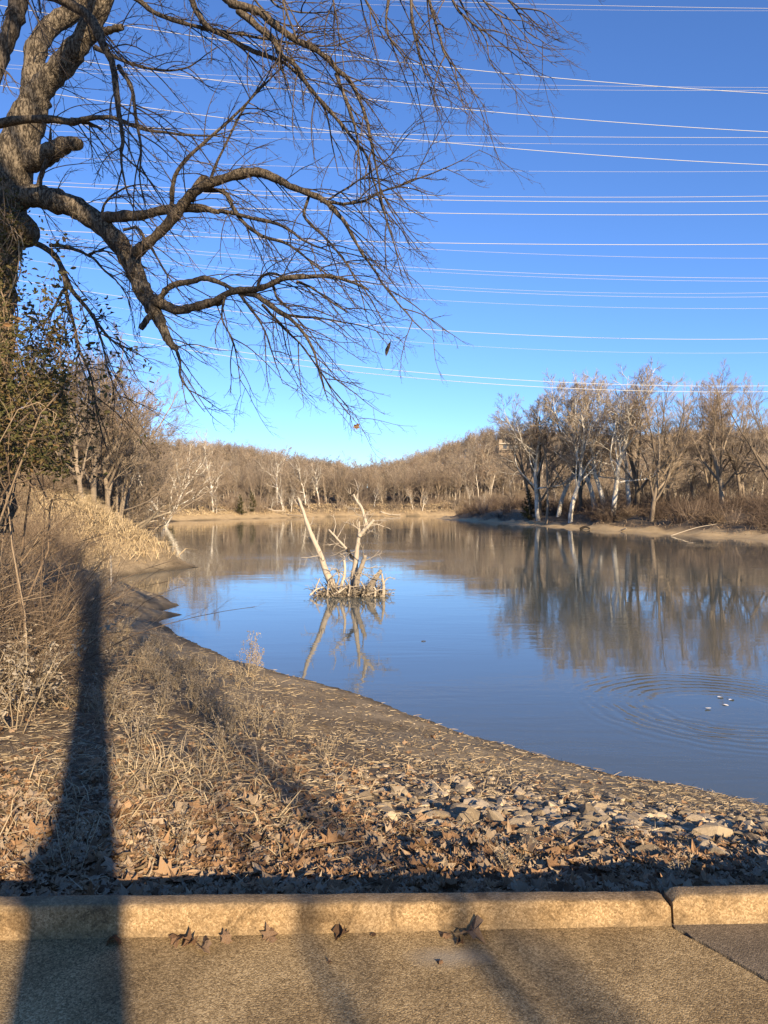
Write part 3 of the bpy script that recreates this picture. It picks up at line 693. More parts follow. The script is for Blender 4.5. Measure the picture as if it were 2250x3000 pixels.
# ------------------------------------------------------------------ the big maple reaching in over the water
def trace(pts, d0, d1, r0, r1, n=None, wob=0.0):
    p = np.array(pts, float); m = len(p); d = np.linspace(d0, d1, m) if np.isscalar(d1) else np.array(d1)
    X = np.array([at(px, py, dd) for (px, py), dd in zip(p, d)])
    n = n or max(8, m * 4)
    C = catmull(X, n)
    if isinstance(r0, (list, tuple)): R = np.interp(np.linspace(0, 1, n), np.linspace(0, 1, len(r0)), r0)
    else: R = r0 + (r1 - r0) * np.linspace(0, 1, n) ** 0.8
    if wob: C = C + rng.normal(size=C.shape) * wob; R = R * (1 + 0.07 * rng.normal(size=n))
    return C, R
tree = empty('maple_tree', (at(-40, 1500, 8.5)[0], 8.5, 0.0)); tag(tree, 'big bare maple with furrowed bark and drooping twigs reaching over the bank', 'tree')
org = np.array(tree.location)
def part(name, shapes, m, sides=14, parent=tree, cap=True):
    mb = MB()
    for C, R in shapes:
        if cap: C = np.vstack([C, C[-1:] + (C[-1:] - C[-2:-1]) * 0.02]); R = np.append(R, 0.0004)
        mb.tubes(C - org, R, sides)
    return mb.build(name, m, parent)
trunk = trace([(-45, 1560), (-40, 1300), (-32, 1000), (-16, 800), (5, 650), (32, 520), (72, 400), (112, 290)], 8.5, 8.5, [0.33, 0.3, 0.27, 0.27, 0.28, 0.25, 0.205, 0.175], 0, 48, 0.004)
forkr = trace([(85, 370), (115, 285), (165, 225), (225, 155), (275, 80), (310, 0), (335, -90), (380, -260)], 8.5, 8.2, [0.15, 0.145, 0.132, 0.123, 0.118, 0.112, 0.105, 0.07], 0, 44, 0.004)
forkl = trace([(80, 390), (98, 300), (104, 220), (112, 150), (152, 90), (220, 42), (262, 0), (310, -80), (340, -200)], 8.6, 9.2, [0.16, 0.14, 0.125, 0.12, 0.115, 0.11, 0.1, 0.09, 0.06], 0, 44, 0.004)
part('trunk', [trunk], M['bark'], 22); part('limb', [forkr], M['bark'], 18); part('limb', [forkl], M['bark'], 18)
burl = trace([(0, 640), (40, 660), (75, 680), (95, 685)], 8.5, 8.2, [0.16, 0.2, 0.17, 0.05], 0, 14, 0.005); part('burl', [burl], M['bark'], 14)
low = trace([(15, 600), (60, 585), (105, 577), (150, 588), (220, 610), (290, 655), (345, 710), (385, 770), (410, 830), (435, 880), (458, 920), (478, 962), (498, 1003), (518, 1024)], 8.45, 7.7,
            [0.15, 0.14, 0.13, 0.128, 0.125, 0.12, 0.115, 0.11, 0.1, 0.088, 0.075, 0.055, 0.042, 0.028], 0, 70, 0.003)
part('limb', [low], M['bark'], 18)
part('broken_stub', [trace([(90, 480), (120, 468), (160, 448), (200, 428), (236, 426)], 8.45, 8.1, [0.13, 0.12, 0.1, 0.085, 0.06], 0, 22, 0.004)], M['bark'], 14)
part('broken_stub', [trace([(455, 915), (432, 938), (414, 965)], 7.8, 7.75, [0.04, 0.033, 0.03], 0, 10, 0.002)], M['bark'], 10)
part('broken_stub', [trace([(560, 592), (578, 550), (600, 528), (622, 540)], 7.8, 7.8, [0.045, 0.042, 0.038, 0.02], 0, 12, 0.002)], M['limb'], 10)
LIMBS = [  # pixels, near and far depth, thick and thin radius, part of the tree that branches
 ([(305, 640), (360, 636), (420, 631), (470, 622), (540, 614), (600, 617), (645, 626)], 8.1, 7.6, [0.06, 0.055, 0.053, 0.05, 0.048, 0.044, 0.02]),
 ([(400, 745), (440, 716), (480, 680), (520, 632), (560, 586), (595, 558), (640, 535), (700, 520), (765, 516), (805, 532), (860, 560), (920, 582), (962, 604), (1002, 652), (1040, 720), (1082, 782), (1135, 862), (1205, 942), (1275, 1012)], 7.9, 6.8,
   [0.06, 0.06, 0.058, 0.056, 0.055, 0.053, 0.05, 0.05, 0.047, 0.042, 0.036, 0.032, 0.026, 0.02, 0.016, 0.012, 0.009, 0.006, 0.002]),
 ([(450, 878), (485, 892), (522, 908), (562, 902), (620, 888), (640, 884)], 7.85, 7.6, [0.06, 0.055, 0.05, 0.046, 0.044, 0.03]),
 ([(618, 888), (660, 866), (702, 856), (750, 851), (792, 838), (832, 819), (882, 815), (960, 812), (1020, 824), (1082, 846)], 7.6, 7.0, [0.04, 0.038, 0.036, 0.034, 0.03, 0.026, 0.022, 0.02, 0.016, 0.012]),
 ([(468, 878), (500, 846), (560, 831), (600, 822), (642, 831), (692, 851)], 7.8, 7.5, [0.035, 0.032, 0.03, 0.028, 0.024, 0.018]),
 ([(756, 850), (768, 816), (798, 804), (832, 816)], 7.45, 7.4, [0.018, 0.016, 0.014, 0.012]),
 ([(870, 829), (920, 850), (970, 890), (1014, 922)], 7.3, 7.2, [0.015, 0.012, 0.01, 0.006]),
 ([(800, 838), (812, 872), (842, 902), (882, 919)], 7.4, 7.3, [0.014, 0.012, 0.008, 0.004]),
 ([(705, 858), (752, 871), (802, 906), (862, 951), (912, 1022), (935, 1110), (955, 1180)], 7.5, 7.0, [0.032, 0.028, 0.024, 0.018, 0.013, 0.008, 0.003]),
 ([(745, 868), (782, 890), (842, 931), (932, 941), (1052, 961), (1120, 985), (1146, 990)], 7.5, 7.3, [0.022, 0.02, 0.015, 0.01, 0.006, 0.004, 0.002]),
 ([(770, 895), (820, 950), (880, 1010), (930, 1080), (980, 1150), (1030, 1205), (1052, 1224)], 7.5, 7.2, [0.016, 0.013, 0.01, 0.008, 0.005, 0.003, 0.0015]),
 ([(700, 860), (735, 905), (770, 960), (800, 1040), (830, 1120)], 7.5, 7.2, [0.018, 0.014, 0.01, 0.007, 0.003]),
 ([(660, 872), (650, 930), (680, 1000), (700, 1090), (705, 1160)], 7.5, 7.2, [0.014, 0.011, 0.008, 0.005, 0.002]),
 ([(516, 1022), (530, 1068), (532, 1102), (562, 1152), (600, 1210)], 7.7, 7.5, [0.02, 0.015, 0.012, 0.008, 0.003]),
 ([(645, 622), (680, 628), (742, 642), (832, 666), (902, 712), (986, 746)], 7.6, 7.1, [0.022, 0.022, 0.019, 0.016, 0.012, 0.006]),
 ([(600, 562), (662, 572), (702, 640), (762, 690), (852, 722), (922, 772), (1002, 832), (1060, 910)], 7.7, 7.0, [0.024, 0.024, 0.022, 0.018, 0.014, 0.01, 0.007, 0.003]),
 ([(940, 592), (1002, 601), (1062, 594), (1112, 571), (1202, 541), (1302, 501), (1402, 452)], 7.2, 6.6, [0.016, 0.015, 0.013, 0.011, 0.008, 0.005, 0.002]),
 ([(962, 590), (1022, 551), (1082, 511), (1152, 451), (1232, 352)], 7.2, 6.8, [0.012, 0.01, 0.008, 0.005, 0.002]),
 ([(905, 582), (892, 640), (952, 702), (1002, 762), (1045, 840), (1070, 930)], 7.3, 7.0, [0.016, 0.014, 0.012, 0.01, 0.007, 0.003]),
 ([(504, 604), (509, 542), (531, 490), (602, 421), (682, 351), (762, 271), (812, 221), (852, 190)], 7.9, 7.4, [0.026, 0.024, 0.022, 0.018, 0.015, 0.012, 0.008, 0.004]),
 ([(615, 545), (640, 480), (702, 352), (742, 290), (800, 225)], 7.8, 7.6, [0.018, 0.016, 0.013, 0.01, 0.005]),
 ([(600, -60), (662, 0), (692, 26), (762, 51), (802, 86), (862, 131), (902, 151), (962, 191), (992, 226), (1032, 261), (1062, 331), (1086, 421), (1102, 501), (1122, 621), (1162, 741), (1210, 850)], 7.2, 6.4,
   [0.05, 0.046, 0.042, 0.038, 0.034, 0.03, 0.028, 0.026, 0.023, 0.02, 0.017, 0.014, 0.011, 0.008, 0.005, 0.002]),
 ([(700, 40), (752, 81), (802, 121), (832, 166), (872, 191), (912, 251), (982, 331), (1042, 401), (1076, 451), (1102, 541), (1142, 651), (1202, 801)], 7.1, 6.5, [0.034, 0.03, 0.028, 0.024, 0.022, 0.02, 0.017, 0.014, 0.012, 0.009, 0.006, 0.002]),
 ([(986, 226), (1002, 271), (1032, 351), (1046, 421), (1052, 521), (1058, 640)], 6.8, 6.5, [0.02, 0.018, 0.014, 0.011, 0.007, 0.003]),
 ([(556, -40), (566, 10), (582, 51), (612, 91), (652, 111), (702, 141), (752, 166), (832, 191), (902, 261), (952, 331), (972, 421), (992, 520)], 7.6, 7.0, [0.035, 0.034, 0.032, 0.03, 0.028, 0.025, 0.021, 0.018, 0.014, 0.01, 0.007, 0.003]),
 ([(330, -30), (400, 5), (462, 51), (542, 76), (622, 96), (702, 111), (802, 131), (902, 146), (1002, 136), (1102, 81)], 7.9, 7.0, [0.03, 0.028, 0.025, 0.022, 0.019, 0.016, 0.013, 0.01, 0.006, 0.003]),
 ([(110, -12), (172, 0), (232, 31), (292, 81), (322, 141), (352, 201), (366, 281), (376, 351), (386, 421), (381, 481), (396, 561), (432, 651)], 6.2, 5.8, [0.045, 0.045, 0.043, 0.04, 0.036, 0.03, 0.024, 0.02, 0.015, 0.011, 0.007, 0.003]),
 ([(352, 201), (390, 261), (401, 341), (411, 441), (402, 521), (420, 600)], 6.05, 5.8, [0.022, 0.018, 0.014, 0.01, 0.007, 0.003]),
 ([(85, -60), (68, -10), (50, 61), (30, 131), (10, 201), (-15, 310)], 5.5, 5.4, [0.07, 0.068, 0.066, 0.06, 0.055, 0.05]),
 ([(-40, 378), (60, 356), (150, 352), (216, 357), (262, 346), (332, 346), (402, 376), (482, 391), (602, 402), (700, 380)], 7.4, 6.9, [0.045, 0.042, 0.04, 0.036, 0.026, 0.022, 0.017, 0.013, 0.009, 0.003]),
 ([(216, 358), (262, 366), (303, 383)], 7.3, 7.2, [0.03, 0.022, 0.01]),
 ([(283, 148), (332, 171), (402, 201), (482, 216), (562, 206), (640, 150)], 8.3, 7.8, [0.03, 0.022, 0.016, 0.012, 0.008, 0.003]),
 ([(290, 110), (330, 95), (360, 85)], 8.3, 8.1, [0.045, 0.04, 0.035]),
 ([(62, 702), (112, 716), (162, 746), (186, 791), (216, 856), (262, 911), (302, 966), (332, 1001), (382, 1031), (432, 1056)], 8.4, 7.8, [0.04, 0.036, 0.032, 0.03, 0.026, 0.022, 0.018, 0.013, 0.008, 0.003]),
 ([(186, 791), (195, 861), (211, 931), (226, 991), (233, 1021), (222, 1052), (218, 1102), (226, 1160)], 8.1, 7.9, [0.024, 0.021, 0.019, 0.016, 0.013, 0.01, 0.007, 0.003]),
 ([(232, 1022), (262, 1081), (282, 1141), (292, 1211), (312, 1301), (352, 1391)], 7.9, 7.6, [0.015, 0.012, 0.01, 0.008, 0.005, 0.002]),
 ([(217, 842), (190, 851), (166, 901), (146, 931), (134, 962), (150, 1003), (156, 1100)], 8.0, 7.9, [0.02, 0.018, 0.015, 0.012, 0.01, 0.007, 0.003]),
 ([(150, 722), (202, 726), (262, 746), (276, 756), (312, 791), (352, 831), (382, 881), (400, 960)], 8.2, 7.8, [0.022, 0.02, 0.017, 0.015, 0.012, 0.009, 0.006, 0.002]),
 ([(262, 746), (286, 735), (332, 741)], 8.0, 7.9, [0.013, 0.011, 0.008]),
 ([(276, 920), (300, 1010), (320, 1100), (360, 1180), (380, 1260)], 7.9, 7.6, [0.014, 0.011, 0.008, 0.005, 0.002]),
 ([(365, 675), (400, 670), (425, 710), (450, 760), (490, 830), (540, 900)], 7.8, 7.4, [0.02, 0.018, 0.015, 0.011, 0.007, 0.003]),
 ([(300, 640), (310, 600), (345, 570), (400, 548), (460, 552)], 8.1, 7.9, [0.018, 0.016, 0.012, 0.008, 0.004]),
 ([(115, 555), (120, 530), (135, 480), (148, 430), (150, 380)], 8.3, 8.2, [0.035, 0.028, 0.022, 0.018, 0.01]),
 ([(1180, -150), (1242, -30), (1266, 31), (1291, 101), (1311, 161), (1361, 231), (1402, 282), (1430, 320)], 6.4, 6.0, [0.02, 0.016, 0.014, 0.011, 0.008, 0.005, 0.003, 0.0015]),
 ([(1270, -120), (1302, -60), (1332, 31), (1391, 81), (1421, 121), (1441, 201), (1482, 262)], 6.4, 6.0, [0.018, 0.015, 0.012, 0.009, 0.006, 0.004, 0.002]),
 ([(1180, -120), (1202, -30), (1211, 81), (1231, 161), (1262, 251), (1300, 300)], 6.5, 6.2, [0.018, 0.015, 0.011, 0.008, 0.004, 0.002]),
 ([(1150, -120), (1142, -30), (1132, 101), (1182, 181), (1242, 261), (1290, 275)], 6.6, 6.2, [0.018, 0.015, 0.01, 0.007, 0.004, 0.002]),
 ([(1380, -140), (1442, -40), (1491, 21), (1521, 61), (1531, 101), (1582, 131)], 6.2, 6.0, [0.016, 0.012, 0.009, 0.006, 0.004, 0.0015]),
 ([(1330, -110), (1382, -40), (1452, 51), (1542, 72)], 6.3, 6.1, [0.014, 0.011, 0.007, 0.002]),
 ([(1010, -60), (1062, 0), (1092, 61), (1132, 141), (1182, 191)], 6.7, 6.4, [0.014, 0.011, 0.008, 0.005, 0.002]),
 ([(840, -80), (832, 0), (870, 110), (876, 112)], 6.6, 6.5, [0.014, 0.012, 0.009, 0.004]),
 ([(1000, -70), (970, -10), (985, 90), (1000, 170), (1010, 240)], 6.7, 6.5, [0.013, 0.01, 0.007, 0.005, 0.002]),
 ([(760, -60), (800, 20), (870, 48), (960, 50), (1060, 30)], 7.0, 6.6, [0.014, 0.011, 0.008, 0.005, 0.002]),
 ([(700, -60), (760, 20), (820, 75), (900, 90), (1000, 85)], 7.2, 6.7, [0.014, 0.011, 0.008, 0.005, 0.002]),
]
# the crown goes on above the frame: these carry the branches that hang into it
LIMBS += [
 ([(380, -250), (520, -330), (760, -300), (960, -220), (1150, -130), (1260, -110), (1330, -130)], 7.6, 6.3, [0.08, 0.07, 0.06, 0.05, 0.04, 0.03, 0.015]),
 ([(340, -160), (440, -160), (560, -90), (640, -40)], 8.1, 7.3, [0.09, 0.08, 0.07, 0.055]),
 ([(262, -20), (330, -100), (420, -120), (560, -60)], 8.9, 7.6, [0.08, 0.06, 0.05, 0.034]),
 ([(300, -60), (200, -100), (110, -60), (80, -30)], 8.2, 5.6, [0.09, 0.085, 0.08, 0.072]),
]
tw_src = []; tips = {}
for pts, d0, d1, rr_ in LIMBS:
    C, R = trace(pts, d0, d1, rr_, 0, max(10, len(pts) * 4), 0.0)
    C = C + 0.003 * np.cumsum(rng.normal(size=C.shape), axis=0); R = R * (1 + 0.09 * rng.normal(size=len(R)))
    part('limb' if rr_[0] > 0.03 else 'branch', [(C, R)], M['limb'], 9 if rr_[0] > 0.03 else 6)
    tw_src.append((C, R)); tips[pts[-1]] = C[-1].copy()
tw_src += [forkr, forkl, low]
m1, m2 = MB(), MB()
for C, R in tw_src:
    L = np.linalg.norm(np.diff(C, axis=0), axis=1).sum()
    C_ = C - org
    n1 = max(4, int(L * 6.5))
    A, Ar = grow(rng, C_[None], np.maximum(R, 0.004)[None], n1, 0.12, 1.0, (22, 65), 0, 0.007, (0.4, -0.1, -0.95), 0.15, 14, absl=0.95, tip=0.3, bias=(0.45, 0, -0.1), shrink=0.25)
    A[:, 8:, 2] += ((np.arange(6) + 1) ** 2 * 0.0026)[None]          # twig tips turn up again
    Bq, Br = grow(rng, A, Ar, 5, 0.15, 1.0, (22, 50), 0.4, 0.0034, (0.1, 0, -0.25), 0.18, 7, tip=0.5)
    Cq, Cr = grow(rng, Bq, Br, 3, 0.2, 1.0, (22, 55), 0.45, 0.0022, (0, 0, 0.35), 0.18, 3, tip=0.7)
    m1.tubes(A, Ar, 4); m2.tubes(Bq, Br, 3); m2.tubes(Cq, Cr, 3)
t_ = m1.build('twigs', M['twig'], tree); tag(t_, kind='stuff'); t_ = m2.build('fine_twigs', M['twig'], tree); tag(t_, kind='stuff')

# ------------------------------------------------------------------ leaves: shapes used for litter, vine and single fallen leaves
OAK = [(0, -0.55), (0.16, -0.3), (0.34, -0.36), (0.26, -0.12), (0.46, -0.02), (0.28, 0.12), (0.36, 0.34), (0.14, 0.3), (0, 0.56), (-0.14, 0.28), (-0.36, 0.3), (-0.27, 0.1), (-0.46, -0.06), (-0.25, -0.14), (-0.33, -0.38), (-0.15, -0.3)]
MAPLE = [(0, -0.45), (0.3, -0.4), (0.22, -0.2), (0.52, -0.05), (0.3, 0.08), (0.38, 0.34), (0.14, 0.22), (0, 0.58), (-0.13, 0.2), (-0.4, 0.32), (-0.28, 0.06), (-0.52, -0.08), (-0.22, -0.2), (-0.3, -0.42)]
OVAL = [(0, -0.5), (0.17, -0.3), (0.24, 0), (0.17, 0.3), (0, 0.55), (-0.17, 0.3), (-0.24, 0), (-0.17, -0.3)]
def leaf_batch(mb, shape, pos, size, tilt, curl, rg, rz=None):
    """many leaves at once: rim points round a midrib point, bent into a dry curl"""
    o = np.array(shape); k = len(o); n = len(pos)
    o = np.vstack([o, [[0, -0.1], [0, 0.18]]]); u, v = o[:, 0], o[:, 1]
    a = rg.normal(size=(n, 1)) * curl; b_ = rg.normal(size=(n, 1)) * curl; c_ = rg.normal(size=(n, 1)) * curl * 0.8
    z = a * 1.6 * (u ** 2)[None] + b_ * 1.3 * (v ** 2)[None] + c_ * (u * v)[None] + rg.normal(size=(n, k + 2)) * 0.05 * (curl > 0.2) + np.abs(u)[None] * rg.uniform(-0.1, 0.32, (n, 1)) * (curl > 0.2)
    z[:, k:] -= 0.05
    L = np.stack([np.broadcast_to(u, (n, k + 2)) * rg.uniform(0.75, 1.1, (n, 1)), np.broadcast_to(v, (n, k + 2)), z], -1) * np.asarray(size).reshape(-1, 1, 1)
    ax = rg.normal(size=(n, 2)) * tilt; rz = rg.random(n) * 6.283 if rz is None else rz
    cx_, sx_ = np.cos(ax[:, 0])[:, None], np.sin(ax[:, 0])[:, None]; cy_, sy_ = np.cos(ax[:, 1])[:, None], np.sin(ax[:, 1])[:, None]
    y, z = L[..., 1] * cx_ - L[..., 2] * sx_, L[..., 1] * sx_ + L[..., 2] * cx_; x = L[..., 0]
    x, z = x * cy_ + z * sy_, -x * sy_ + z * cy_
    c_, s_ = np.cos(rz)[:, None], np.sin(rz)[:, None]
    V = np.stack([x * c_ - y * s_, x * s_ + y * c_, z], -1) + np.asarray(pos)[:, None, :]
    half = k // 2
    f = []
    for q in range(k):
        q2 = (q + 1) % k
        low_ = o[q, 1] + o[q2, 1] < 0.1
        f.append((q, q2, k if low_ else k + 1))
    right = [q for q in range(k) if (o[q, 1] + o[(q + 1) % k, 1] < 0.1) != (o[(q + 1) % k, 1] + o[(q + 2) % k, 1] < 0.1)]
    for q in right: f.append(((q + 1) % k, k + 1, k))
    f = np.array(f)
    mb.add(V, (f[None] + (np.arange(n) * (k + 2))[:, None, None]).reshape(-1, 3))

# vine and honeysuckle leaves round the trunk and in the bush at its foot
vrg = np.random.default_rng(31)
bush = empty('leafy_shrub', (-4.3, 7.4, gz(-4.3, 7.4))); tag(bush, 'tangled shrub with small olive and russet leaves at the foot of the maple', 'shrub')
bo = np.array(bush.location)
P = np.zeros((34, 9, 3)); 
ends = [at(vrg.uniform(-120, 250), vrg.uniform(900, 1380), vrg.uniform(6.4, 8.6)) for _ in range(34)]
for k, e in enumerate(ends):
    st_ = np.array([vrg.normal(-4.5, 0.5), vrg.normal(7.5, 0.5), -0.3]); e = np.array(e); mid = (st_ + e) / 2 + [vrg.normal() * 0.2, 0, 0.5]
    P[k] = catmull([st_, mid, e, e + [0.25, 0, -0.2]], 9)
P[:, 1:-1] += np.cumsum(vrg.normal(size=(34, 7, 3)), axis=1) * 0.07
Rr = np.linspace(0.012, 0.004, 9)[None] * vrg.uniform(0.5, 1.3, (34, 1))
P1, R1 = grow(vrg, P, Rr, 8, 0.3, 1, (25, 75), 0.3, 0.6, (0.1, 0, -0.25), 0.35, 7, tip=0.4)
P2, R2 = grow(vrg, P1, R1, 4, 0.2, 1, (25, 75), 0.5, 0.6, (0, 0, -0.2), 0.35, 5, tip=0.5)
mb = MB(); mb.tubes(P - bo, Rr, 5); mb.tubes(P1 - bo, R1, 4); mb.tubes(P2 - bo, R2, 3); o = mb.build('stems', M['bramble'], bush); tag(o, kind='stuff')
pts = np.concatenate([P1.reshape(-1, 3), P2.reshape(-1, 3)]); zpx = HY - (pts[:, 2] - 1.6) / pts[:, 1] * FPX; xpx = CX + pts[:, 0] / pts[:, 1] * FPX
w_ = (zpx < 1400) & (vrg.random(len(pts)) < np.where(xpx < 200, 0.85, 0.25))
pts = pts[w_]; pts = np.concatenate([pts, pts[vrg.random(len(pts)) < 0.7] + vrg.normal(size=3) * 0.03])
pts = pts + vrg.normal(size=pts.shape) * 0.035
mb = MB(); leaf_batch(mb, OVAL, pts - bo, vrg.uniform(0.035, 0.07, len(pts)), 0.9, 0.5, vrg); o = mb.build('leaves', M['vine_leaf'], bush, smooth=False); tag(o, kind='stuff')
vine = empty('climbing_vine', (org[0], 8.2, 0)); tag(vine, 'russet-leaved vine clinging to the maple trunk below its low limb', 'vine'); vo_ = np.array(vine.location)
mb = MB(); ml = MB()
for k in range(16):
    pp = [at(vrg.normal(10 - 0.02 * (yy - 500), 30), yy, 8.1 - 0.15 * vrg.random()) for yy in np.linspace(1150, vrg.uniform(480, 700), 7)]
    C = catmull(np.array(pp), 24); mb.tubes(C - vo_, np.linspace(0.012, 0.004, 24), 4)
    q = C[vrg.random(24) < 0.9]; q = np.repeat(q, 5, axis=0); q = q + vrg.normal(size=q.shape) * 0.07
    leaf_batch(ml, OVAL, q - vo_, vrg.uniform(0.03, 0.06, len(q)), 1.0, 0.5, vrg)
o = mb.build('stems', M['bramble'], vine); tag(o, kind='stuff'); o = ml.build('leaves', M['vine_leaf'], vine, smooth=False); tag(o, kind='stuff')

# two leaves left hanging in the twigs
def lone_leaf(name, p, size, shape, label, m, rot, seed, squeeze=1.0):
    rg = np.random.default_rng(seed); mb = MB(); leaf_batch(mb, shape, np.zeros((1, 3)), [size], 0.05, 0.5, rg, np.zeros(1))
    st = np.array([[0, -0.5 * size, 0], [0.02 * size, -0.75 * size, 0.03 * size], [0, -1.0 * size, 0.1 * size]])
    o = mb.build(name, m, smooth=False); o.rotation_euler = rot; o.scale = (squeeze, 1, 1)
    o.location = Vector(p) - o.rotation_euler.to_matrix() @ Vector((0, -1.0 * size, 0.1 * size))     # hung by the end of its stalk
    mb = MB(); mb.tubes(st, [0.012 * size + 0.0006] * 3, 4); mb.build('leaf_stalk', m, o)
    return tag(o, label, 'leaf')
lone_leaf('hanging_leaf', tips[(1146, 990)], 0.16, OVAL, 'dark shrivelled leaf hanging by its stalk from a twig against the sky', M['dark_wood'], (R_(-84), R_(18), R_(10)), 3, 0.5)
lone_leaf('hanging_leaf', tips[(1052, 1224)], 0.085, MAPLE, 'pale tan leaf at the lowest drooping twig tip', M['leaf'], (R_(-60), 0.4, 0.7), 5)

# ------------------------------------------------------------------ dead snag standing in the water
SD0 = 30.2
sx0, sy0, _ = at(1032, 1742, SD0)
snag = empty('dead_snag', (sx0, SD0, WZ)); tag(snag, 'bleached dead tree with broken trunks standing in the river', 'dead tree')
so_ = np.array(snag.location); S_ = 340 / 1659.0
def sn(pts, d0, d1, r0, r1, n=26, wob=0.006):
    p = [at(840 + x * S_, 1400 + y * S_, SD0 + dd) for (x, y), dd in zip(pts, np.linspace(d0, d1, len(pts)))]
    C = catmull(np.array(p), n); C = C + rng.normal(size=C.shape) * wob
    R = 1.0 * np.linspace(r0, r1, n) * S_ / FPX * SD0 * (1 + 0.06 * rng.normal(size=n))
    return C, R
SN = [('trunk', [(720, 1720), (680, 1580), (600, 1420), (540, 1280), (480, 1100), (420, 960), (340, 780), (275, 600), (225, 450), (165, 285)], 0, 0.5, 60, 17, 'drift'),
      ('trunk', [(985, 1720), (965, 1600), (955, 1450), (980, 1250), (1003, 1050), (1030, 850), (1036, 760), (1035, 620)], 0, 0.2, 62, 13, 'drift'),
      ('branch', [(1035, 830), (1095, 765), (1160, 695), (1245, 605)], 0.1, -0.2, 34, 20, 'drift'),
      ('branch', [(1150, 690), (1112, 560), (1072, 430), (1010, 340), (958, 238)], 0.1, 0.6, 26, 14, 'drift'),
      ('branch', [(970, 1165), (895, 1085), (835, 995), (722, 872), (605, 742)], 0.2, 0.9, 26, 13, 'drift'),
      ('trunk', [(965, 1700), (985, 1560), (1022, 1400), (1082, 1235), (1125, 1105)], -0.3, -0.6, 52, 26, 'drift'),
      ('stump', [(1150, 1720), (1190, 1560), (1262, 1450), (1350, 1320)], -0.3, -0.7, 60, 26, 'drift'),
      ('stump', [(1375, 1700), (1385, 1560), (1360, 1370)], -0.5, -0.8, 30, 12, 'drift'),
      ('branch', [(770, 1700), (775, 1560), (822, 1400), (832, 1290), (820, 1175)], -0.3, -0.3, 28, 15, 'drift'),
      ('branch', [(640, 1680), (740, 1640), (830, 1580), (890, 1540)], -0.6, -0.4, 24, 14, 'drift'),
      ('branch', [(575, 1680), (590, 1560), (605, 1480)], -0.7, -0.7, 16, 10, 'drift'),
      ('splinter', [(900, 245), (940, 228), (962, 200), (980, 165)], 0.6, 0.6, 9, 4, 'dark_wood'),
      ('branch', [(680, 1580), (735, 1480), (745, 1370), (700, 1295)], -0.2, -0.4, 16, 7, 'drift'),
      ('branch', [(450, 1700), (420, 1580), (470, 1440)], -0.5, -0.3, 14, 7, 'drift'), ('branch', [(330, 1680), (420, 1600), (520, 1560)], -0.8, -0.5, 14, 8, 'drift'), ('branch', [(1080, 1690), (1110, 1590), (1060, 1480)], -0.8, -0.9, 14, 8, 'drift'),
      ('branch', [(880, 1690), (900, 1560), (850, 1440)], -0.7, -0.6, 16, 9, 'drift'), ('branch', [(1260, 1690), (1270, 1600), (1240, 1560)], -0.9, -0.9, 14, 9, 'drift'), ('splinter', [(870, 1010), (905, 1090), (960, 1160)], 0.15, 0.1, 24, 14, 'dark_wood')]
src = []
for nm, pts, d0, d1, r0, r1, mm in SN:
    C, R = sn(pts, d0, d1, r0, r1)
    mb = MB(); C2 = np.vstack([C, C[-1:] + (C[-1:] - C[-2:-1]) * 0.1]); mb.tubes(C2 - so_, np.append(R, 0.001), 9); mb.build(nm, M[mm], snag)
    src.append((C, R))
mb = MB()
for k, (C, R) in enumerate(src[:11]):
    A, Ar = grow(rng, C[None] - so_, np.maximum(R, 0.02)[None], 7 if k < 6 else 4, 0.2, 0.95, (35, 90), 0, 0.026, (0, 0, 0.1), 0.55, 9, absl=1.1, tip=0.3, shrink=0.1)
    Bq, Br = grow(rng, A, Ar, 4, 0.2, 1, (25, 70), 0.5, 0.017, (0, 0, 0), 0.55, 6, tip=0.4)
    mb.tubes(A, Ar, 4); mb.tubes(Bq, Br, 3)
o = mb.build('twigs', M['drift'], snag); tag(o, kind='stuff')
# drift caught round its foot
mb = MB(); n = 1200
ux = rng.uniform(-1, 1, n); uy = rng.uniform(-0.75, 0.75, n)
base = np.stack([ux * np.abs(ux) ** 0.4 * 1.35 - 0.1 + 0.0 * uy, uy, np.full(n, -0.06)], -1)
P = np.zeros((n, 7, 3)); P[:, 0] = base; d = nrm(np.stack([rng.normal(size=n) + ux * 0.6, rng.normal(size=n), np.abs(rng.normal(size=n)) * 0.75], -1)); L = rng.uniform(0.2, 1.0, n)
for k in range(1, 7):
    d = nrm(d + rng.normal(size=d.shape) * 0.32 + [0, 0, -0.09]); P[:, k] = P[:, k - 1] + d * (L / 6)[:, None]
mb.tubes(P, np.linspace(0.018, 0.007, 7)[None] * rng.uniform(0.4, 1.8, (n, 1)), 4)
o = mb.build('root_tangle', M['root_tangle'], snag); tag(o, kind='stuff')

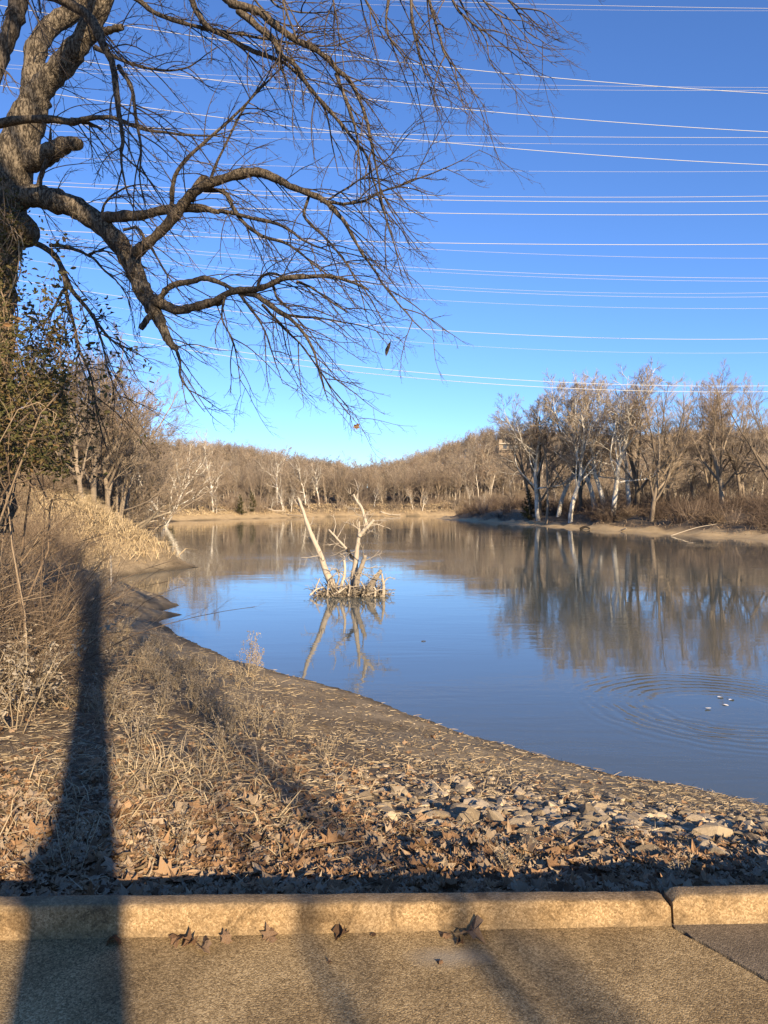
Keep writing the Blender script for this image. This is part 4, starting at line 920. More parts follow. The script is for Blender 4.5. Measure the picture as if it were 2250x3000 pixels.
# ------------------------------------------------------------------ power lines across the sky
WIRES = [  # pixel heights at x = 500, 1000 or 1100, 1500, 2250; distance; radius
 ((1000, 5), (1500, 20), (2250, 34), 120, 0.06), ((1000, 20), (1500, 34), (2250, 41), 150, 0.05),
 ((350, 81), (1000, 170), (2250, 281), 62, 0.055), ((500, 221), (1500, 254), (2250, 263), 140, 0.065), ((500, 234), (1500, 267), (2250, 271), 140, 0.065),
 ((270, 190), (1000, 288), (2250, 392), 62, 0.055), ((500, 381), (1500, 404), (2250, 408), 130, 0.075), ((500, 402), (1500, 425), (2250, 429), 140, 0.06),
 ((190, 286), (1000, 392), (2250, 488), 62, 0.055), ((170, 465), (1000, 496), (2250, 506), 140, 0.065), ((80, 533), (1000, 571), (2250, 578), 120, 0.07),
 ((80, 544), (1000, 583), (2250, 593), 100, 0.075), ((500, 605), (1100, 624), (2250, 631), 100, 0.085), ((120, 677), (1100, 711), (2250, 718), 100, 0.085),
 ((600, 684), (1100, 723), (2250, 759), 150, 0.075), ((100, 688), (1100, 779), (2250, 817), 170, 0.1), ((100, 696), (1100, 789), (2250, 826), 190, 0.09),
 ((500, 768), (1100, 828), (2250, 859), 190, 0.08), ((500, 776), (1100, 836), (2250, 871), 180, 0.09), ((800, 846), (1100, 870), (2250, 905), 190, 0.08),
 ((60, 824), (1100, 955), (2250, 994), 130, 0.085), ((650, 946), (1100, 994), (2250, 1034), 190, 0.07), ((0, 908), (1100, 1080), (2250, 1131), 100, 0.07), ((90, 945), (1100, 1097), (2250, 1148), 100, 0.07)]
for k, (a, b_, c_, D, r) in enumerate(WIRES):
    co = np.polyfit([a[0], b_[0], c_[0]], [a[1], b_[1], c_[1]], 2)
    px = np.linspace(-500, 2750, 40)
    C = np.array([at(q, np.polyval(co, q), D) for q in px])
    mb = MB(); o_ = C[20].copy(); mb.tubes(C - o_, np.full(40, r * (0.5 if D < 135 else 0.38)), 5)
    near = D < 70
    o = mb.build('power_line', M['wire']); o.location = o_
    lab = 'bright steeper power line crossing the level ones high above the river' if near else ('lowest pair of power lines, passing just over the treetops' if k >= 22 else ('faint thin power line in the upper sky' if k < 2 else 'level power line strung across the sky above the river'))
    tag(o, lab, 'power line', {True: 'steep power lines'}.get(near, 'lowest power lines' if k >= 22 else ('topmost power lines' if k < 2 else 'level power lines')))

# ------------------------------------------------------------------ trees behind the camera, whose shadows fall across road and bank
brg = np.random.default_rng(55)
SH = np.array([-math.sin(SUN_AZ), math.cos(SUN_AZ)])           # the way shadows run
def shade_tree(px_, py_, s, r, H, label, fork=None, tw=1.0, lean=(0, 0, 0), seed=0, first=0.45):
    """stands s metres up-sun of the road point its shadow crosses"""
    x, y = np.array([px_, py_]) - s * SH
    rg = np.random.default_rng(900 + seed)
    o = empty('bare_tree', (x, y, gz(x, y))); tag(o, label, 'tree', 'trees on the road side')
    t, c = MB(), MB()
    P, R = stem(rg, H * 0.75, r * 1.15, r * 0.45, 14, 0.025, lean, -0.3); t.tubes(P, R, 10)
    if fork:
        for (t0, ang, az, ln, rr_) in fork:
            k = t0 * 13; i_ = int(k); st_ = P[0, i_] + (P[0, i_ + 1] - P[0, i_]) * (k - i_)
            dr = np.array([math.cos(az) * math.sin(ang), math.sin(az) * math.sin(ang), math.cos(ang)])
            C = catmull([st_, st_ + dr * ln * 0.4, st_ + dr * ln * 0.75 + [0, 0, 0.1 * ln], st_ + dr * ln + [0, 0, 0.25 * ln]], 10); t.tubes(C, np.linspace(rr_, rr_ * 0.6, 10), 8)
    P1, R1 = grow(rg, P, R, int(13 * tw), first, 1, (20, 50), 0, 0.5, (0, 0, 0.4), 0.25, 9, absl=H * 0.36, tip=0.25, shrink=0.3)
    P2, R2 = grow(rg, P1, R1, 7, 0.2, 1, (22, 60), 0.45, 0.5, (0, 0, 0.2), 0.3, 6, tip=0.3)
    P3, R3 = grow(rg, P2, R2, 6, 0.2, 1, (25, 60), 0.5, 0.5, (0, 0, 0.1), 0.3, 4, tip=0.4)
    t.tubes(P1, R1, 6); c.tubes(P2, R2, 4); c.tubes(P3, np.maximum(R3, 0.004), 3)
    t.build('trunk', M['bark'], o); k = c.build('crown', M['twig'], o); tag(k, kind='stuff')
    return o
ax_ = math.atan2(-SH[0], SH[1])   # sideways of the shadow
side = np.array([-SH[1], SH[0]])  # to the left of the shadow
shade_tree(-1.0, 2.2, 6.5, 0.185, 14.5, 'stout bare tree with a broken side stub added for its shadow on the road side', seed=1, first=0.6, tw=1.8,
           fork=[(0.27, 1.1, math.atan2(side[1], side[0]), 0.22, 0.13), (0.42, 0.5, math.atan2(-side[1], -side[0]), 3.2, 0.1), (0.6, 0.35, math.atan2(side[1], side[0]), 3.0, 0.09)])  # the short stub is made up, to give the trunk shadow a shoulder
rt = bpy.data.objects[[o.name for o in bpy.data.objects if o.get('label', '').startswith('stout bare tree with a broken')][0]]
ro = np.array(rt.location); C = catmull(np.array([(2.3, -4.3, 8.2), (1.46, -3.87, 9.0), (0.75, -3.6, 9.65), (0.15, -3.4, 10.15), (-0.4, -3.25, 10.8)]) - ro, 20); mb = MB(); mb.tubes(C, np.linspace(0.17, 0.2, 20), 9); mb.build('added_shade_limb', M['bark'], rt)  # extra limb out of view, added to shade the maple's low limb
shade_tree(-0.10, 2.19, 11.0, 0.034, 9, 'slim bare sapling beside the stout road-side tree', seed=2, first=0.62, lean=(0.02, 0, 0))
shade_tree(0.2, 2.19, 11.5, 0.036, 10, 'bare sapling with two thin trunks worth of limbs behind the road', seed=3, first=0.6)
shade_tree(0.78, 2.19, 20.0, 0.045, 16, 'mid-sized bare tree standing back from the road', seed=4, tw=1.3, first=0.66)
shade_tree(1.2, 2.19, 20.0, 0.06, 17, 'slender bare tree furthest back from the road', seed=5, tw=1.3, first=0.7)

# ------------------------------------------------------------------ ground cover of the near bank
lrg = np.random.default_rng(91)
def scatter(n, y0, y1, x0f, x1f, power=1.6):
    """points on the near bank, denser towards the road; x limits as fractions of the distance"""
    u = lrg.random(n); y = (y0 ** (1 - power) + u * (y1 ** (1 - power) - y0 ** (1 - power))) ** (1 / (1 - power))
    x = lrg.uniform(x0f, x1f, n) * y
    return x, y
def land(x, y, min_sd=0.05):
    so, si, wet = shore(x, y); z, sd = height_from(x, y, so, si, wet)
    ok = (sd > min_sd) & (y > kerb_y(x) + 0.115)
    return x[ok], y[ok], z[ok], sd[ok]
def rock_zone(x, y):      # how stony: a riprap patch right of the middle, running to the right
    cy = np.maximum(6.2 - 0.45 * x, 4.7)
    return np.exp(-((y - cy) / 1.3) ** 2) * sstep((x + 0.9) / 1.6)
def leaf_zone(x, y):
    left = np.exp(-((y - 3.4) / 1.5) ** 2) * (0.55 + 0.45 * sstep((0.9 - x) / 1.4)) + 0.5 * np.exp(-((y - 6.6) / 0.9) ** 2) * np.exp(-((x + 0.9) / 1.3) ** 2)
    return np.clip(left + 0.35 * np.exp(-((y - 3.6) / 0.9) ** 2), 0, 1) * (0.7 + 0.6 * vnoise(x, y, 0.7, 61)) + 0.05
# joined leaf litter
x, y = scatter(44000, 2.7, 16, -0.75, 0.8, 2.2); x, y, z, sdn = land(x, y, 0.2)
ok = lrg.random(len(x)) < np.clip(leaf_zone(x, y) * 1.15, 0, 1); x, y, z = x[ok], y[ok], z[ok]
mb = MB(); third = lrg.integers(0, 4, len(x))
for q, shp in ((0, OAK), (1, MAPLE), (2, OVAL), (3, OAK)):
    w_ = third == q; n = int(w_.sum())
    p = np.stack([x[w_], y[w_], z[w_] + lrg.uniform(0.0, 0.035, n)], -1)
    leaf_batch(mb, shp, p, lrg.gamma(5, 0.009, n) + 0.01, 0.17, 0.5, lrg)
o = mb.build('leaf_litter', M['leaf'], smooth=False); tag(o, 'brown dry leaf litter spread over the bank behind the kerb', 'leaf litter', kind='stuff')
# single large leaves: the ones that can be told apart
LM = []
for k in range(14):
    mb = MB(); leaf_batch(mb, (OAK, MAPLE)[k % 2], np.zeros((1, 3)), [1.0], 0.1, 0.62, np.random.default_rng(40 + k), np.zeros(1)); LM.append(mb.mesh('fallen_leaf', M['leaf'], False))
x, y = scatter(6000, 2.78, 7.5, -0.55, 0.6, 2.0); x, y, z, _ = land(x, y, 0.3)
ok = np.where(lrg.random(len(x)) < leaf_zone(x, y) ** 1.5)[0][:285]
for k in ok:
    li = int(lrg.integers(14)); o = link('fallen_leaf', LM[li]); sz = lrg.uniform(0.085, 0.16)
    o.location = (x[k], y[k], z[k] + 0.03); o.scale = (sz, sz, sz); o.rotation_euler = (lrg.normal() * 0.22, lrg.normal() * 0.22, lrg.random() * 6.28)
    tag(o, '%s %s leaf lying on top of the bank litter%s' % ('large' if sz > 0.125 else 'hand-sized', 'round-lobed' if li % 2 == 0 else 'sharp-pointed', ' in the shade of the kerb' if y[k] < kerb_y(x[k]) + 0.5 else (' among the stones' if x[k] > 0.4 else '')), 'leaf', 'large leaves on the bank')
RL = []
for k in range(6):
    mb = MB(); leaf_batch(mb, (OAK, MAPLE)[k % 2], np.zeros((1, 3)), [1.0], 0.1, 0.75, np.random.default_rng(140 + k), np.zeros(1)); RL.append(mb.mesh('fallen_leaf', M['road_leaf'], False))
for (px, py, sz, lab) in [(520, 2762, 0.11, 'rust-brown leaf at the head of the leaf pile by the kerb'), (555, 2780, 0.085, 'pale curled leaf in the middle of the leaf pile by the kerb'), (595, 2797, 0.075, 'whitish curled leaf at the tail of the leaf pile by the kerb'), (660, 2770, 0.085, 'flat brown leaf between the leaf pile and the upright leaf'),
                          (790, 2752, 0.1, 'brown lobed leaf propped upright against the kerb'), (1000, 2752, 0.09, 'crumpled dark leaf lying at the foot of the kerb'), (1095, 2750, 0.045, 'tiny pale folded leaf at the foot of the kerb'), (1310, 2752, 0.06, 'small tan leaf beside the big flat oak leaf'),
                          (1380, 2752, 0.15, 'big flat oak leaf lying in the gutter'), (1350, 2775, 0.05, 'narrow dark leaf in front of the big oak leaf'), (330, 2770, 0.1, 'dark leaf in the shadow stripe at the kerb'), (965, 2830, 0.025, 'tiny leaf scrap out on the road'), (1290, 2830, 0.04, 'thin straw-like leaf on the pale mortar smear')]:
    d = 1.6 * FPX / (py - HY); X = (px - CX) / FPX * d
    sz *= 0.72; d = min(d, kerb_y(X) - 0.45 * sz)
    o = link('fallen_leaf', LM[lrg.integers(14)]); o.location = (X, d, 0.3 * sz); o.scale = (sz, sz, sz)
    up = 0.8 if 'upright' in lab else 0.05
    o.data = RL[lrg.integers(6)]
    o.rotation_euler = (up + lrg.normal() * 0.15, lrg.normal() * 0.3, lrg.random() * 6.28 if up < 0.5 else 0.3); tag(o, lab, 'leaf')

# limestone riprap
import bmesh
SM = []
for k in range(12):
    rg = np.random.default_rng(300 + k); bm = bmesh.new()
    q = nrm(rg.normal(size=(22, 3))) * np.array([0.5, 0.38, 0.24]) * rg.uniform(0.85, 1.1, (22, 1)); q[:, 2] = np.clip(q[:, 2], -0.16, 0.15)
    for v_ in q: bm.verts.new(v_)
    r = bmesh.ops.convex_hull(bm, input=bm.verts[:]); bmesh.ops.delete(bm, geom=[e for e in r['geom_unused'] if isinstance(e, bmesh.types.BMVert)], context='VERTS')
    me = bpy.data.meshes.new('riprap_stone'); bm.to_mesh(me); bm.free(); me.materials.append(M['stone']); SM.append(me)
x, y = scatter(26000, 3.0, 9.0, -0.2, 0.75, 1.5); x, y, z, sdn = land(x, y, 0.15)
ok = np.where(lrg.random(len(x)) < rock_zone(x, y) * np.clip(0.5 + 0.7 * vnoise(x, y, 0.5, 71), 0.05, 1))[0]
for k in ok[:300]:
    o = link('riprap_stone', SM[lrg.integers(12)]); sz = lrg.gamma(4, 0.021) + 0.045
    o.location = (x[k], y[k], z[k] + sz * 0.04); o.scale = (sz, sz * lrg.uniform(0.8, 1.2), sz * lrg.uniform(1.0, 1.7))
    o.rotation_euler = (lrg.normal() * 0.25 + 0.5, lrg.normal() * 0.25, lrg.random() * 6.28)
    tag(o, '%s limestone chunk of the riprap patch on the bank' % ('broad flat pale' if sz > 0.17 else ('fist-sized angular' if sz > 0.11 else 'small angular')), 'stone', 'riprap stones')
def stones(name, xs, ys, zs, size, label, cat):
    mb = MB()
    for k in range(len(xs)):
        me = SM[k % 12]; V = np.array([v_.co for v_ in me.vertices]); sz = size[k]; a = lrg.random() * 6.28; c_, s_ = math.cos(a), math.sin(a)
        V = np.stack([V[:, 0] * c_ - V[:, 1] * s_, V[:, 0] * s_ + V[:, 1] * c_, V[:, 2]], -1) * sz + [xs[k], ys[k], zs[k] + sz * 0.05]
        mb.add(V, np.array([p.vertices[:] for p in me.polygons]) if all(len(p.vertices) == 3 for p in me.polygons) else np.zeros((0, 3), int))
    return tag(mb.build(name, M['stone'], smooth=False), label, cat, kind='stuff')
w_ = ok[300:2400]; stones('rubble', x[w_], y[w_], z[w_], lrg.gamma(3, 0.018, len(w_)) + 0.015, 'small limestone rubble between the larger riprap stones', 'rubble')
x, y = scatter(9000, 4.0, 24, -0.5, 0.75, 1.5); x, y, z, sdn = land(x, y, 0.05); w_ = (sdn < 4.5) & (lrg.random(len(x)) < 0.5)
stones('gravel', x[w_], y[w_], z[w_], lrg.gamma(2.2, 0.008, int(w_.sum())) + 0.008, 'loose pebbles strewn on the mud by the water', 'gravel')
x, y = scatter(2600, 4.0, 40, -0.5, 0.75, 1.3); x, y, z, sdn = land(x, y, -0.05); w_ = lrg.random(len(x)) < np.where(sdn < 0.5, 0.9, 0.12); x, y, z = x[w_], y[w_], z[w_]; n = len(x)
a_ = lrg.random(n) * 6.283; L_ = lrg.gamma(3, 0.05, n) + 0.04; P = np.zeros((n, 4, 3)); P[:, 0] = np.stack([x, y, z + 0.012], -1); dd = np.stack([np.cos(a_), np.sin(a_), np.zeros(n)], -1)
for k in range(1, 4):
    dd = nrm(dd + lrg.normal(size=(n, 3)) * [0.25, 0.25, 0.06]); P[:, k] = P[:, k - 1] + dd * (L_ / 3)[:, None]
P[:, 1:, 2] = ground_z(P[:, 1:, 0], P[:, 1:, 1]) + 0.012
mb = MB(); mb.tubes(P, np.linspace(1, 0.5, 4)[None] * lrg.uniform(0.003, 0.011, (n, 1)), 4); o = mb.build('stick_debris', M['root_tangle'], smooth=False); tag(o, 'broken twigs and sticks washed up along the waterline', 'debris', kind='stuff')
# pale boulders at the foot of the golden bank
for (px, py, sz, lab) in [(372, 1575, 1.3, 'pale block of the stone heap at the waterline below the golden bank'), (392, 1582, 1.1, 'rounded pale block in the middle of the waterline stone heap'), (408, 1594, 0.9, 'flat pale block of the stone heap reaching into the water'), (350, 1570, 1.2, 'upper pale block of the stone heap under the golden grass'), (385, 1596, 0.8, 'small pale block in front of the stone heap')]:
    d = 70 + lrg.uniform(-2, 2); X = (px - CX) / FPX * d - 0.3; o = link('boulder', SM[lrg.integers(12)]); o.location = (X, d, max(gz(X, d), WZ) + 0.12 * sz); o.scale = (sz * 1.3, sz, sz * 1.2); o.rotation_euler = (0, 0.1, lrg.random() * 6); tag(o, lab, 'boulder')
X, Y = on_water(408, 1225); o = link('boulder', SM[3]); o.location = (X, Y, WZ + 0.02); o.scale = (1.2, 0.6, 0.5); tag(o, 'low dark boulder at the tip of the mud spit', 'boulder'); o.data = SM[3].copy(); o.data.materials[0] = M['dark_wood']

# straw, grass and dead weeds
def blades(mb, pos, h, w, lean, droop, rg):
    n = len(pos); a = rg.random(n) * 6.283; dr = np.stack([np.cos(a), np.sin(a)], -1) * np.asarray(lean).reshape(-1, 1)
    d = nrm(np.concatenate([dr, np.ones((n, 1))], 1)); sidev = nrm(np.cross(d, rg.normal(size=(n, 3)))) * np.asarray(w).reshape(-1, 1) * 0.5
    h = np.asarray(h).reshape(-1, 1); p0 = np.asarray(pos); p1 = p0 + d * h * 0.5; d2 = nrm(d + np.stack([dr[:, 0], dr[:, 1], -np.asarray(droop) * np.ones(n)], -1)); p2 = p1 + d2 * h * 0.5
    V = np.stack([p0 - sidev, p0 + sidev, p1 - sidev * 0.8, p1 + sidev * 0.8, p2 - sidev * 0.25, p2 + sidev * 0.25], 1)
    f = np.array([[0, 1, 3, 2], [2, 3, 5, 4]]); mb.add(V, (f[None] + (np.arange(n) * 6)[:, None, None]).reshape(-1, 4))
x, y = scatter(90000, 2.75, 30, -0.62, 0.75, 1.75); x, y, z, sdn = land(x, y, 0.1)
dens = np.clip(0.55 + 0.9 * vnoise(x, y, 0.9, 81) + 0.5 * vnoise(x, y, 0.25, 82), 0.06, 1) * np.where(sdn < 1.6, 0.75, 1) * (1 - 0.75 * rock_zone(x, y)) * np.interp(y, [2.8, 3.6, 5.0], [0.16, 0.3, 1.0])
ok = lrg.random(len(x)) < dens; x, y, z = x[ok], y[ok], z[ok]; n = len(x)
mb = MB(); blades(mb, np.stack([x, y, z + lrg.uniform(0.0, 0.03, n)], -1), lrg.gamma(3, 0.016, n) * (1 + y * 0.05) + 0.012, 0.003 + 0.0006 * y + 0 * x, lrg.uniform(3, 25, n), 0.05, lrg)
o = mb.build('straw_litter', M['straw'], smooth=False); tag(o, 'matted dead grass and straw lying over the bank', 'straw', kind='stuff')
x, y = scatter(60000, 3.2, 44, -0.66, 0.2, 1.1); x, y, z, sdn = land(x, y, 1.2)
dens = np.clip(vnoise(x, y, 1.3, 83) * 2.6 + np.where(x < -0.36 * y, 0.6, 0.05), 0, 1) * np.where(x < -0.25 * y, 1, np.where(x < -0.12 * y, 0.3, 0.04)) * np.interp(y, [3, 5, 7], [0.05, 0.25, 1])
ok = lrg.random(len(x)) < dens; x, y, z = x[ok], y[ok], z[ok]; n = len(x)
mb = MB(); blades(mb, np.stack([x, y, z - 0.01], -1), lrg.gamma(4, 0.034, n) * (1 + 0.04 * y) + 0.04, 0.004 + 0.0006 * y, lrg.uniform(0.1, 1.3, n), 0.6, lrg)
o = mb.build('dry_grass', M['straw'], smooth=False); tag(o, 'tufts of dry standing grass on the near bank', 'grass', kind='stuff')
y = lrg.uniform(36, 92, 72000); x = -y * lrg.uniform(0.28, 0.62, len(y)); x, y, z, sdn = land(x, y, 0.9); w_ = (sdn < 14) & (lrg.random(len(x)) < np.clip((sdn - 0.6) / 2, 0.1, 1) * np.clip(0.75 + vnoise(x, y, 3, 84), 0, 1)); x, y, z = x[w_], y[w_], z[w_]
n = len(x); mb = MB(); blades(mb, np.stack([x, y, z - 0.02], -1), lrg.uniform(0.5, 1.5, n), lrg.uniform(0.02, 0.05, n), lrg.uniform(0.1, 1.0, n), 0.9, lrg)
o = mb.build('golden_grass', M['gold_grass'], smooth=False); tag(o, 'tall golden grass on the steep left bank', 'grass', kind='stuff')

y = lrg.uniform(60, 235, 60000); x = y * lrg.uniform(0.03, 0.66, len(y)); so_q, si_q, wq = shore(x, y); zq, sdq = height_from(x, y, so_q, si_q, wq)
w_ = ~wq & (si_q < so_q) & (sdq > 2.2) & (sdq < 20) & (lrg.random(len(x)) < np.clip(0.5 + 1.4 * vnoise(x, y, 4, 86), 0, 1) * np.clip((sdq - 1.5) / 3, 0.1, 1)); x, y, z = x[w_], y[w_], zq[w_]; n = len(x)
mb = MB(); blades(mb, np.stack([x, y, z - 0.03], -1), lrg.uniform(0.3, 1.2, n), lrg.uniform(0.03, 0.08, n), lrg.uniform(0.1, 1.6, n), 0.9, lrg)
o = mb.build('bank_grass', M['bramble'], smooth=False); tag(o, 'rough brown grass and stalks between sandbar and brush', 'grass', kind='stuff')
t_q = lrg.random(30000); p_q = np.array([along(fline, q) for q in t_q[:9000]]); bk = lrg.uniform(1.0, 14, 9000); x = p_q[:, 0] - bk * 0.55; y = p_q[:, 1] + bk * 0.83; x, y, z, sdq = land(x, y, 1.5); n = len(x)
mb = MB(); blades(mb, np.stack([x, y, z - 0.03], -1), lrg.uniform(0.4, 1.5, n), lrg.uniform(0.06, 0.16, n), lrg.uniform(0.1, 1.6, n), 0.9, lrg)
o = mb.build('bank_grass', M['gold_grass'], smooth=False); tag(o, 'rough tan grass on the sunlit far bank', 'grass', kind='stuff')
# brambles on the left and dead weeds down the bank
BR = [shrub_mesh(801, 70, 1.5, 0.55, -1.0, 0.006, 'bramble', 7), shrub_mesh(802, 55, 1.3, 0.7, -1.4, 0.006, 'bramble', 8), shrub_mesh(803, 60, 1.7, 0.4, -0.6, 0.006, 'bramble', 7)]
n = 0
while n < 120:
    y = float(lrg.uniform(6.5, 46)); x = y * lrg.uniform(-0.74, -0.41)
    so1, si1, w1 = shore(np.array([x]), np.array([y]))
    if w1[0] or so1[0] < 2.2: continue
    a, t = BR[n % 3]; o = empty('bramble_bush', (x, y, gz(x, y)), lrg.random() * 6.28); q = lrg.uniform(0.7, 1.1) * (1 + 0.012 * y) * min(1.0, 0.42 + 3.0 * max(0.0, -0.42 - x / y) / 0.32); o.scale = (q * 1.2, q * 1.2, q)
    tag(link('stems', a, o), kind='stuff'); tag(link('twigs', t, o), kind='stuff'); tag(o, '%s red-brown bramble bush on the slope %s' % ('tall' if q > 0.95 else 'low', 'beside the maple trunk' if y < 14 else ('above the mud spits' if y < 30 else 'below the golden grass')), 'bramble', 'brambles on the left slope'); n += 1
def weed_mesh(seed, h=0.5, ns=9, heads=True):
    rg = np.random.default_rng(seed); st, hd = MB(), MB()
    P = np.zeros((ns, 6, 3)); d = nrm(np.concatenate([rg.normal(size=(ns, 2)) * 0.4, np.ones((ns, 1))], 1)); P[:, 0, :2] = rg.normal(size=(ns, 2)) * 0.05; P[:, 0, 2] = -0.02
    L = h * rg.uniform(0.5, 1.2, ns)
    for k in range(1, 6): d = nrm(d + rg.normal(size=d.shape) * 0.12); P[:, k] = P[:, k - 1] + d * (L / 5)[:, None]
    R = np.linspace(0.004, 0.0018, 6)[None].repeat(ns, 0)
    P1, R1 = grow(rg, P, R, 6, 0.35, 1, (25, 55), 0.35, 0.7, (0, 0, 0.3), 0.3, 4, tip=0.5)
    st.tubes(P, R, 4); st.tubes(P1, R1, 3)
    tips = np.concatenate([P1[:, -1], P1[:, 2], P[:, -1]]); tips = np.repeat(tips, 2 if heads else 1, axis=0) + rg.normal(size=(len(tips) * (2 if heads else 1), 3)) * 0.012
    leaf_batch(hd, OVAL, tips, rg.uniform(0.015, 0.035, len(tips)), 1.0, 0.9, rg)
    return st.mesh('stem', M['straw']), hd.mesh('seed_head', M['seed'], False)
WD = [weed_mesh(821), weed_mesh(822, 0.6, 12), weed_mesh(823, 0.45, 14, False)]
def weed(x, y, s, lab, group=None, k=0):
    a, t = WD[k]; o = empty('dead_weed', (x, y, gz(x, y)), lrg.random() * 6.28); o.scale = (s, s, s)
    tag(link('stems', a, o), kind='stuff'); tag(link('seed_heads', t, o), kind='stuff'); return tag(o, lab, 'weed', group)
def on_ground(px, py, tries=60):
    lo, hi = 2.7, 60.0
    for _ in range(tries):
        d = (lo + hi) / 2; X = (px - CX) / FPX * d
        pz = HY - (gz(X, d) - 1.6) / d * FPX
        if pz > py: lo = d
        else: hi = d
    return X, d
for (px, py, s, k, lab) in [(730, 1965, 1.5, 1, 'dark leafless weed standing at the water edge'), (690, 2150, 1.2, 2, 'big clump of grey dead weeds halfway down the bank'), (760, 2170, 1.0, 1, 'dead weeds beside the grey clump, with pale stalks'), (830, 2160, 0.9, 0, 'thin branching weed leaning right from the grey clump'),
                            (620, 2110, 1.0, 2, 'grey weed clump behind the big one'), (560, 2090, 0.9, 2, 'low grey weeds above the shadow branch'), (960, 2230, 0.7, 0, 'sparse dry weed on the bare mud'), (80, 2080, 1.6, 1, 'pale-headed weed stalks at the bramble edge'), (40, 2140, 1.5, 0, 'forked straw-coloured weed in front of the brambles'),
                            (130, 2060, 1.4, 1, 'weed with woolly seed heads among the brambles'), (260, 1960, 1.6, 1, 'tall weed with woolly seed heads at the shadow stripe'), (230, 1900, 1.6, 1, 'woolly weed rising behind the one at the shadow stripe'), (330, 2000, 1.2, 2, 'weeds on the lit side of the shadow stripe'), (400, 1960, 1.2, 2, 'dry weed patch at the crest above the water'),
                            (470, 2060, 1.0, 2, 'dry weeds between the shadow and the grey clump'), (200, 2570, 0.6, 0, 'dry grass stalk in the shade behind the kerb'), (500, 2540, 0.5, 0, 'dry stalk among orange leaves behind the kerb'), (1480, 2570, 0.4, 1, 'small dry stalk behind the kerb near the stones'), (1990, 2600, 0.35, 0, 'dry stalk growing behind the kerb joint')]:
    X, d = on_ground(px, py); weed(X, d, s, lab, None, k)
for k in range(60):
    y = float(lrg.uniform(6, 26)); x = y * lrg.uniform(-0.42, -0.18)
    so1, si1, w1 = shore(np.array([x]), np.array([y]))
    if w1[0] or so1[0] < 1.5: continue
    weed(x, y, lrg.uniform(0.5, 1.1), 'low dry weed scattered over the bank beside the brambles', 'scattered weeds', int(lrg.integers(3)))

# ------------------------------------------------------------------ small things by the water
X, d = on_ground(324, 1730); mb = MB(); mb.tubes(np.array([(0, 0, -0.2), (0.01, 0, 0.6), (0, 0, 1.25)]), [0.035, 0.035, 0.033], 7); mb.tubes(np.array([(0, 0, 1.25), (0, 0, 1.29)]), [0.033, 0.004], 7)
o = mb.build('marker_stake', M['drift']); o.location = (X, d, gz(X, d)); tag(o, 'thin pale wooden stake standing on the mud by the cove', 'stake')
def log(name, pts, r0, r1, m, label, cat='driftwood', sides=8, twigs=0):
    C = catmull(np.array(pts), 14); o_ = C[0].copy(); mb = MB(); C2 = np.vstack([C[:1], C, C[-1:]]) - o_; R = np.concatenate([[0.001], np.linspace(r0, r1, 14), [0.001]]); mb.tubes(C2, R, sides)
    o = mb.build(name, m); o.location = o_
    if twigs:
        t = MB(); A, Ar = grow(lrg, (C - o_)[None], np.linspace(r0, r1, 14)[None], twigs, 0.3, 1, (25, 60), 0.3, 0.4, (0, 0, 0.3), 0.4, 7, tip=0.3); B_, Br = grow(lrg, A, Ar, 5, 0.2, 1, (25, 60), 0.5, 0.5, (0, 0, 0.1), 0.4, 5, tip=0.3)
        t.tubes(A, Ar, 5); t.tubes(B_, Br, 4); tag(t.build('branches', m, o), kind='stuff')
    return tag(o, label, cat)
X, d = on_ground(100, 1755); log('fallen_log', [(X - 0.55, d + 0.1, gz(X, d) + 0.62), (X, d, gz(X, d) + 0.5), (X + 0.5, d - 0.1, gz(X, d) + 0.22)], 0.12, 0.12, M['drift'], 'grey weathered log half buried in the brambles', 'log', 10)
def lw(px, d, dz=0.0):
    X = (px - CX) / FPX * d; return (X, d, max(gz(X, d), WZ - 0.1) + dz)
log('leaning_trunk', [lw(385, 80, 0.1), at(420, 1540, 79), at(455, 1505, 78), at(480, 1480, 77)], 0.22, 0.1, M['drift'], 'broken pale trunk leaning out from the left bank', 'driftwood', 8, 4)
log('leaning_trunk', [lw(375, 84, 0.1), at(430, 1525, 82), at(500, 1500, 80)], 0.2, 0.08, M['drift'], 'second leaning trunk with long bare branches over the water', 'driftwood', 8, 7)
log('leaning_trunk', [lw(362, 82, -0.2), at(372, 1470, 82), at(385, 1400, 82)], 0.2, 0.1, M['drift'], 'slim upright pale trunk beside the leaning ones', 'driftwood', 8, 8)
log('driftwood_pole', [lw(1965, 88, 0.15), at(2040, 1546, 89), at(2100, 1535, 91)], 0.055, 0.03, M['drift'], 'long pale driftwood pole propped on the sandbar')
log('driftwood_log', [lw(1700, 112, 0.2), lw(1715, 111.5, 0.5), lw(1728, 111, 0.2)], 0.22, 0.14, M['dark_wood'], 'short dark log lying on the pale sandbar', 'driftwood', 8, 4)
log('driftwood_log', [lw(1820, 104, 0.15), lw(1835, 103, 0.5)], 0.12, 0.06, M['drift'], 'short pale stick of driftwood on the sandbar')
FB = [(800, 222, 1.2, 'fallen'), (850, 226, 0.6, ''), (1140, 250, 0.9, ''), (620, 200, 0.7, ''), (700, 214, 0.9, '')]
